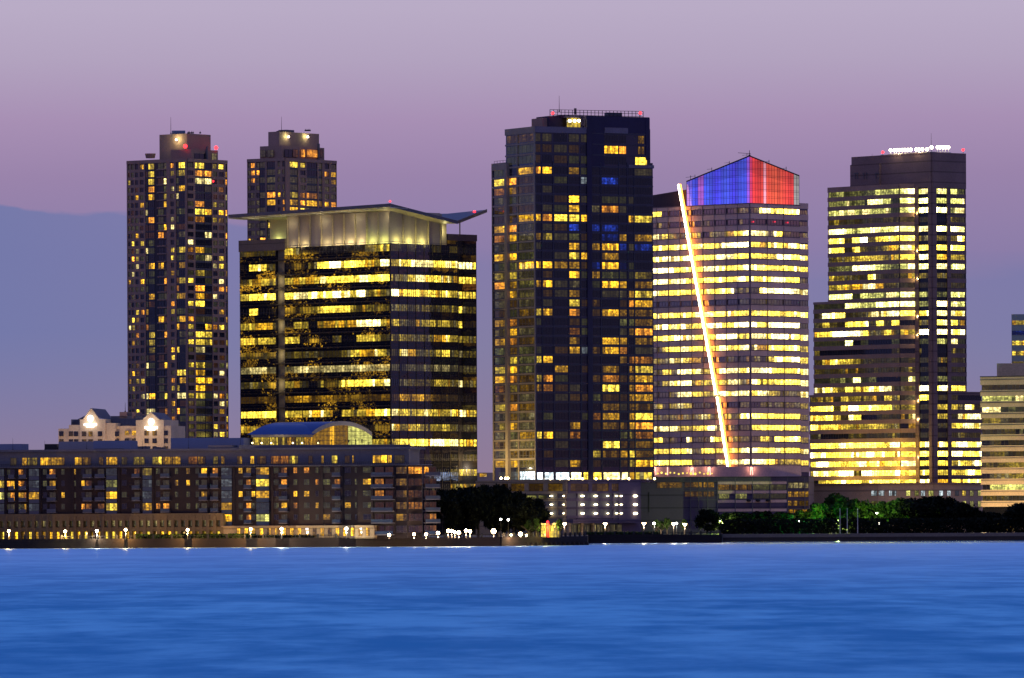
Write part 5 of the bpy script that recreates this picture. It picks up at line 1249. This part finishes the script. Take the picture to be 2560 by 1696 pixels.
shrubs('planting','green planting on the second quay below the garage',QL[3],Face(QL[3],QL[4]).at(25,0).xy,2500,1.0,leafG,depth=3,off=-2)
shrubs('distant_wood','small wooded hill far behind, between the towers',XY(1185,4200,1190),XY(1245,4200,1190),1500,16,leafmat('hazy_foliage',(.06,.055,.09)),off=0,depth=4)
for o in [o for o in S.objects if o.name.startswith('distant_wood')]: o.location.z+=8; o.scale=(1,1,1)
# distant low buildings in gap
f=Face(XY(1193,2900,1200),XY(1240,2900,1200)); r=thing('low_building','small pinkish low building seen in the gap left of the dark tower','building',(f.P.x,f.P.y,GZ))
mb=MB(); mb.prism([f.P,f.Q,f.Q+Vector((0,20)),f.P+Vector((0,20))],GZ,f.z(1215,1182)); mb.build('wall',M['peach'],r); window_mb(f,1,4,f.z(1200,1192),f.z(1200,1184),5.4,'a',.1,2).build('window',[M['lit_bent'],M['framed']],r)
# ------------------------------------------------------------------ parked vehicles under the trees
def vehicle(px,D,label,body,van=False,col='car'):
    q=W(px,1334,D); x0,y0=q.x,q.y; root=thing('van' if van else 'parked_car',label,'van' if van else 'car',(x0,y0,GZ),None if van else 'cars parked under the trees')
    L_,Wd=(5.2,1.9) if van else (4.4,1.75); prof=[(-.5,.35),(-.5,1.0),(-.47,1.9),(.28,2.0),(.40,1.25),(.5,1.1),(.5,.35)] if van else [(-.5,.35),(-.5,.85),(-.40,.92),(-.25,1.42),(.15,1.45),(.30,.95),(.5,.82),(.5,.35)]
    mb=MB(); n=len(prof); a=[Vector((x0+u*L_,y0-Wd/2,GZ+v)) for u,v in prof]; b=[p+Vector((0,Wd,0)) for p in a]
    mb.face(a[::-1] if False else a[::-1]); mb.face(b)
    for i in range(n): j=(i+1)%n; mb.face([a[i],b[i],b[j],a[j]])
    mb.build('body',body,root)
    mb=MB(); u0,u1,v0,v1=(.05,.34,1.25,1.8) if van else (-.3,.2,.95,1.35); mb.face([(x0+u0*L_,y0-Wd/2-.01,GZ+v0),(x0+u1*L_*(1.05),y0-Wd/2-.01,GZ+v0),(x0+(u1-.06)*L_,y0-Wd/2-.01,GZ+v1),(x0+(u0+.04)*L_,y0-Wd/2-.01,GZ+v1)]); mb.build('side_window',M['glassk'],root)
    for u in (-.32,.32):
        mb=MB(); mb.cyl((x0+u*L_,y0-Wd/2-.03,GZ+.33),(x0+u*L_,y0-Wd/2+.2,GZ+.33),.33,n=14); mb.build('wheel',M['black'],root)
    mb=MB(); mb.sphere((x0+.5*L_,y0-.6,GZ+.75),.12,8,6); mb.build('headlight',M['white'],root)
for px,lb,c in ((2075,'dark car parked left below the yellow lamp',(.05,.05,.06)),(2110,'grey car parked directly below the yellow lamp',(.12,.12,.14)),(2145,'dark red car parked between the yellow and white lamps',(.16,.02,.02)),(2180,'dark car parked below the white lamp',(.04,.04,.05))):
    vehicle(px,2452,lb,wallmat('car_paint_'+lb.split()[0],c,.3))
vehicle(2213,2455,'white van parked right of the white lamp',wallmat('van_paint',(.6,.6,.65),.3),True)
for px,h_,lb in ((2100,1273,'left of the thin poles before the salmon wall'),(2118,1273,'middle of the thin poles before the salmon wall'),(2144,1273,'right of the thin poles before the salmon wall')):
    q=W(px,h_,2440); mb=MB(); mb.cyl((q.x,q.y,GZ),(q.x,q.y,q.z),.14,.08,7); mb.sphere((q.x,q.y,q.z),.16,6,5); tag(mb.build('flagpole',M['white'],loc=(q.x,q.y,GZ)),lb+', pale flagpole','flagpole','flagpoles in the park')
# ------------------------------------------------------------------ unseen tower added outside the frame on the left, for reflections in the glass office
def offframe():
    P=Vector((-205,2330)); Q=Vector((-205,2130)); 
    f=Face(Vector((-255,2150)),Vector((-215,2150))); s_=Face(Vector((-215,2365)),Vector((-215,2530)))
    root=thing('office_tower','lit office tower standing just beyond the left edge of the view','office tower',(-240,2400,GZ))
    mb=MB(); mb.prism([(-265,2365),(-215.3,2365),(-215.3,2530),(-265,2530)],GZ,120); mb.build('wall',M['black'],root)
    for k in range(26): band(s_,1,s_.L-1,GZ+6+4*k,GZ+8.2+4*k,lambda t: rnd.choice((0,0,0,0,0,0,0,0,0,8,9.5)),3.0,root,'a',off=.1)
offframe()
# ================================================================== world
w=bpy.data.worlds.new('World'); S.world=w; w.use_nodes=True; nt=w.node_tree; N=nt.nodes; L=nt.links; N.clear()
out=N.new('ShaderNodeOutputWorld'); bg=N.new('ShaderNodeBackground'); L.new(bg.outputs[0],out.inputs[0])
tc=N.new('ShaderNodeTexCoord'); sp=N.new('ShaderNodeSeparateXYZ'); L.new(tc.outputs['Generated'],sp.inputs[0])
def mt(op,a,b=None,c=None,clamp=False):
    n=N.new('ShaderNodeMath'); n.operation=op; n.use_clamp=clamp
    for i,v in enumerate((a,b,c)):
        if v is None: continue
        if isinstance(v,(int,float)): n.inputs[i].default_value=v
        else: L.new(v,n.inputs[i])
    return n.outputs[0]
def s2l(c): return tuple(((x/255)/12.92 if x/255<=.04045 else ((x/255+.055)/1.055)**2.4) for x in c)+(1,)
def ramp(fac,stops):
    r=N.new('ShaderNodeValToRGB'); L.new(fac,r.inputs[0]); e=r.color_ramp.elements
    e[0].position=stops[0][0]; e[0].color=s2l(stops[0][1]); e[1].position=stops[-1][0]; e[1].color=s2l(stops[-1][1])
    for p,c in stops[1:-1]: x=e.new(p); x.color=s2l(c)
    return r.outputs[0]
el=sp.outputs[2]
low=ramp(mt('MULTIPLY',el,10),[(0,(144,122,144)),(.117,(140,124,153)),(.234,(134,127,161)),(.369,(137,124,168)),(.483,(152,131,171)),(.563,(166,143,180)),(.649,(177,162,191)),(.72,(184,171,198)),(1,(184,178,208))])
high=ramp(el,[(0,(184,178,208)),(.12,(184,178,208)),(.3,(138,150,215)),(.6,(105,135,218)),(1,(85,120,212))])
mx1=N.new('ShaderNodeMix'); mx1.data_type='RGBA'; L.new(mt('MULTIPLY',mt('SUBTRACT',el,.075),20,clamp=True),mx1.inputs[0]); L.new(low,mx1.inputs[6]); L.new(high,mx1.inputs[7])
# low blue cloud bank
az=mt('DIVIDE',sp.outputs[0],sp.outputs[1])
nz=N.new('ShaderNodeTexNoise'); nz.inputs['Scale'].default_value=1; nz.inputs['Detail'].default_value=6
mpn=N.new('ShaderNodeMapping'); mpn.inputs['Scale'].default_value=(60,60,200); L.new(tc.outputs['Generated'],mpn.inputs[0]); L.new(mpn.outputs[0],nz.inputs['Vector'])
leftb=mt('MULTIPLY',mt('MULTIPLY',mt('SUBTRACT',mt('MULTIPLY',az,-1),.049),.10),1,None)
edge=mt('ADD',mt('ADD',.0372,mt('MAXIMUM',leftb,0)),mt('MULTIPLY',mt('SUBTRACT',nz.outputs[0],.5),.0055))
left_extra=mt('MULTIPLY',mt('MULTIPLY',mt('SUBTRACT',mt('MULTIPLY',az,-1),-.01),20,clamp=True),.0048)
edge=mt('ADD',edge,left_extra)
mask=mt('MULTIPLY',mt('SUBTRACT',edge,el),mt('ADD',260,mt('MULTIPLY',mt('MULTIPLY',az,-18,clamp=True),1300)),clamp=True)
fade=mt('MULTIPLY',mt('SUBTRACT',el,.004),45,clamp=True)
side=mt('ADD',.42,mt('MULTIPLY',mt('ABSOLUTE',mt('ADD',az,.0)),7),clamp=True)
sidel=mt('MULTIPLY',mt('MULTIPLY',az,-6),1,clamp=True)
mask=mt('MULTIPLY',mt('MULTIPLY',mask,fade),mt('ADD',.25,mt('MULTIPLY',mt('MAXIMUM',mt('MULTIPLY',az,-1),mt('MULTIPLY',az,.45)),9),clamp=True))
cl=N.new('ShaderNodeMix'); cl.data_type='RGBA'; L.new(mask,cl.inputs[0]); L.new(mx1.outputs[2],cl.inputs[6]); cl.inputs[7].default_value=s2l((111,120,170))
# the far (eastern) side of the dome is darker
fy=mt('MULTIPLY',mt('ADD',sp.outputs[1],.55),.75,clamp=True); fx=mt('MULTIPLY',mt('ADD',mt('MULTIPLY',sp.outputs[0],-1),1),.5,clamp=True)
dim=mt('MAXIMUM',mt('POWER',fy,1.3),mt('MULTIPLY',fx,.6)); dim=mt('MAXIMUM',dim,mt('MULTIPLY',mt('SUBTRACT',el,.1),1.6,clamp=True))
tint=N.new('ShaderNodeMix'); tint.data_type='RGBA'; L.new(dim,tint.inputs[0]); tint.inputs[6].default_value=(.85,.50,.36,1); tint.inputs[7].default_value=(1,1,1,1)
dv=N.new('ShaderNodeVectorMath'); dv.operation='MULTIPLY'; L.new(cl.outputs[2],dv.inputs[0]); L.new(tint.outputs[2],dv.inputs[1])
sky=N.new('ShaderNodeTexSky'); sky.sky_type='NISHITA'; sky.sun_disc=False; sky.sun_elevation=math.radians(1.0); sky.sun_rotation=math.radians(0)
sv=N.new('ShaderNodeVectorMath'); sv.operation='SCALE'; L.new(sky.outputs[0],sv.inputs[0]); sv.inputs['Scale'].default_value=.0004
ad=N.new('ShaderNodeVectorMath'); ad.operation='ADD'; L.new(dv.outputs[0],ad.inputs[0]); L.new(sv.outputs[0],ad.inputs[1])
L.new(ad.outputs[0],bg.inputs[0]); bg.inputs[1].default_value=1.0
sun=bpy.data.lights.new('sun','SUN'); sun.energy=.06; sun.angle=math.radians(5); sun.color=(1,.75,.6); so=bpy.data.objects.new('sun',sun); COL.objects.link(so); so.rotation_euler=(math.radians(-89),0,0)
# ================================================================== camera
cam=bpy.data.cameras.new('camera'); co=bpy.data.objects.new('camera',cam); COL.objects.link(co)
cam.sensor_width=36; cam.lens=F/2560*36; cam.shift_y=(PY-848)/2560; cam.clip_start=1; cam.clip_end=60000
co.matrix_world=Matrix.Translation((0,0,HC)) @ Matrix.Rotation(math.pi/2,4,'X') @ Matrix.Rotation(-ROLL,4,'Z')
S.camera=co
S.view_settings.view_transform='Standard'; S.view_settings.look='None'; S.view_settings.exposure=0
S.cycles.max_bounces=4; S.cycles.diffuse_bounces=2; S.cycles.glossy_bounces=3; S.cycles.use_light_tree=True; S.cycles.caustics_reflective=False; S.cycles.caustics_refractive=False; S.cycles.sample_clamp_indirect=3
for o in S.objects:
    if '_w' in o: del o['_w']
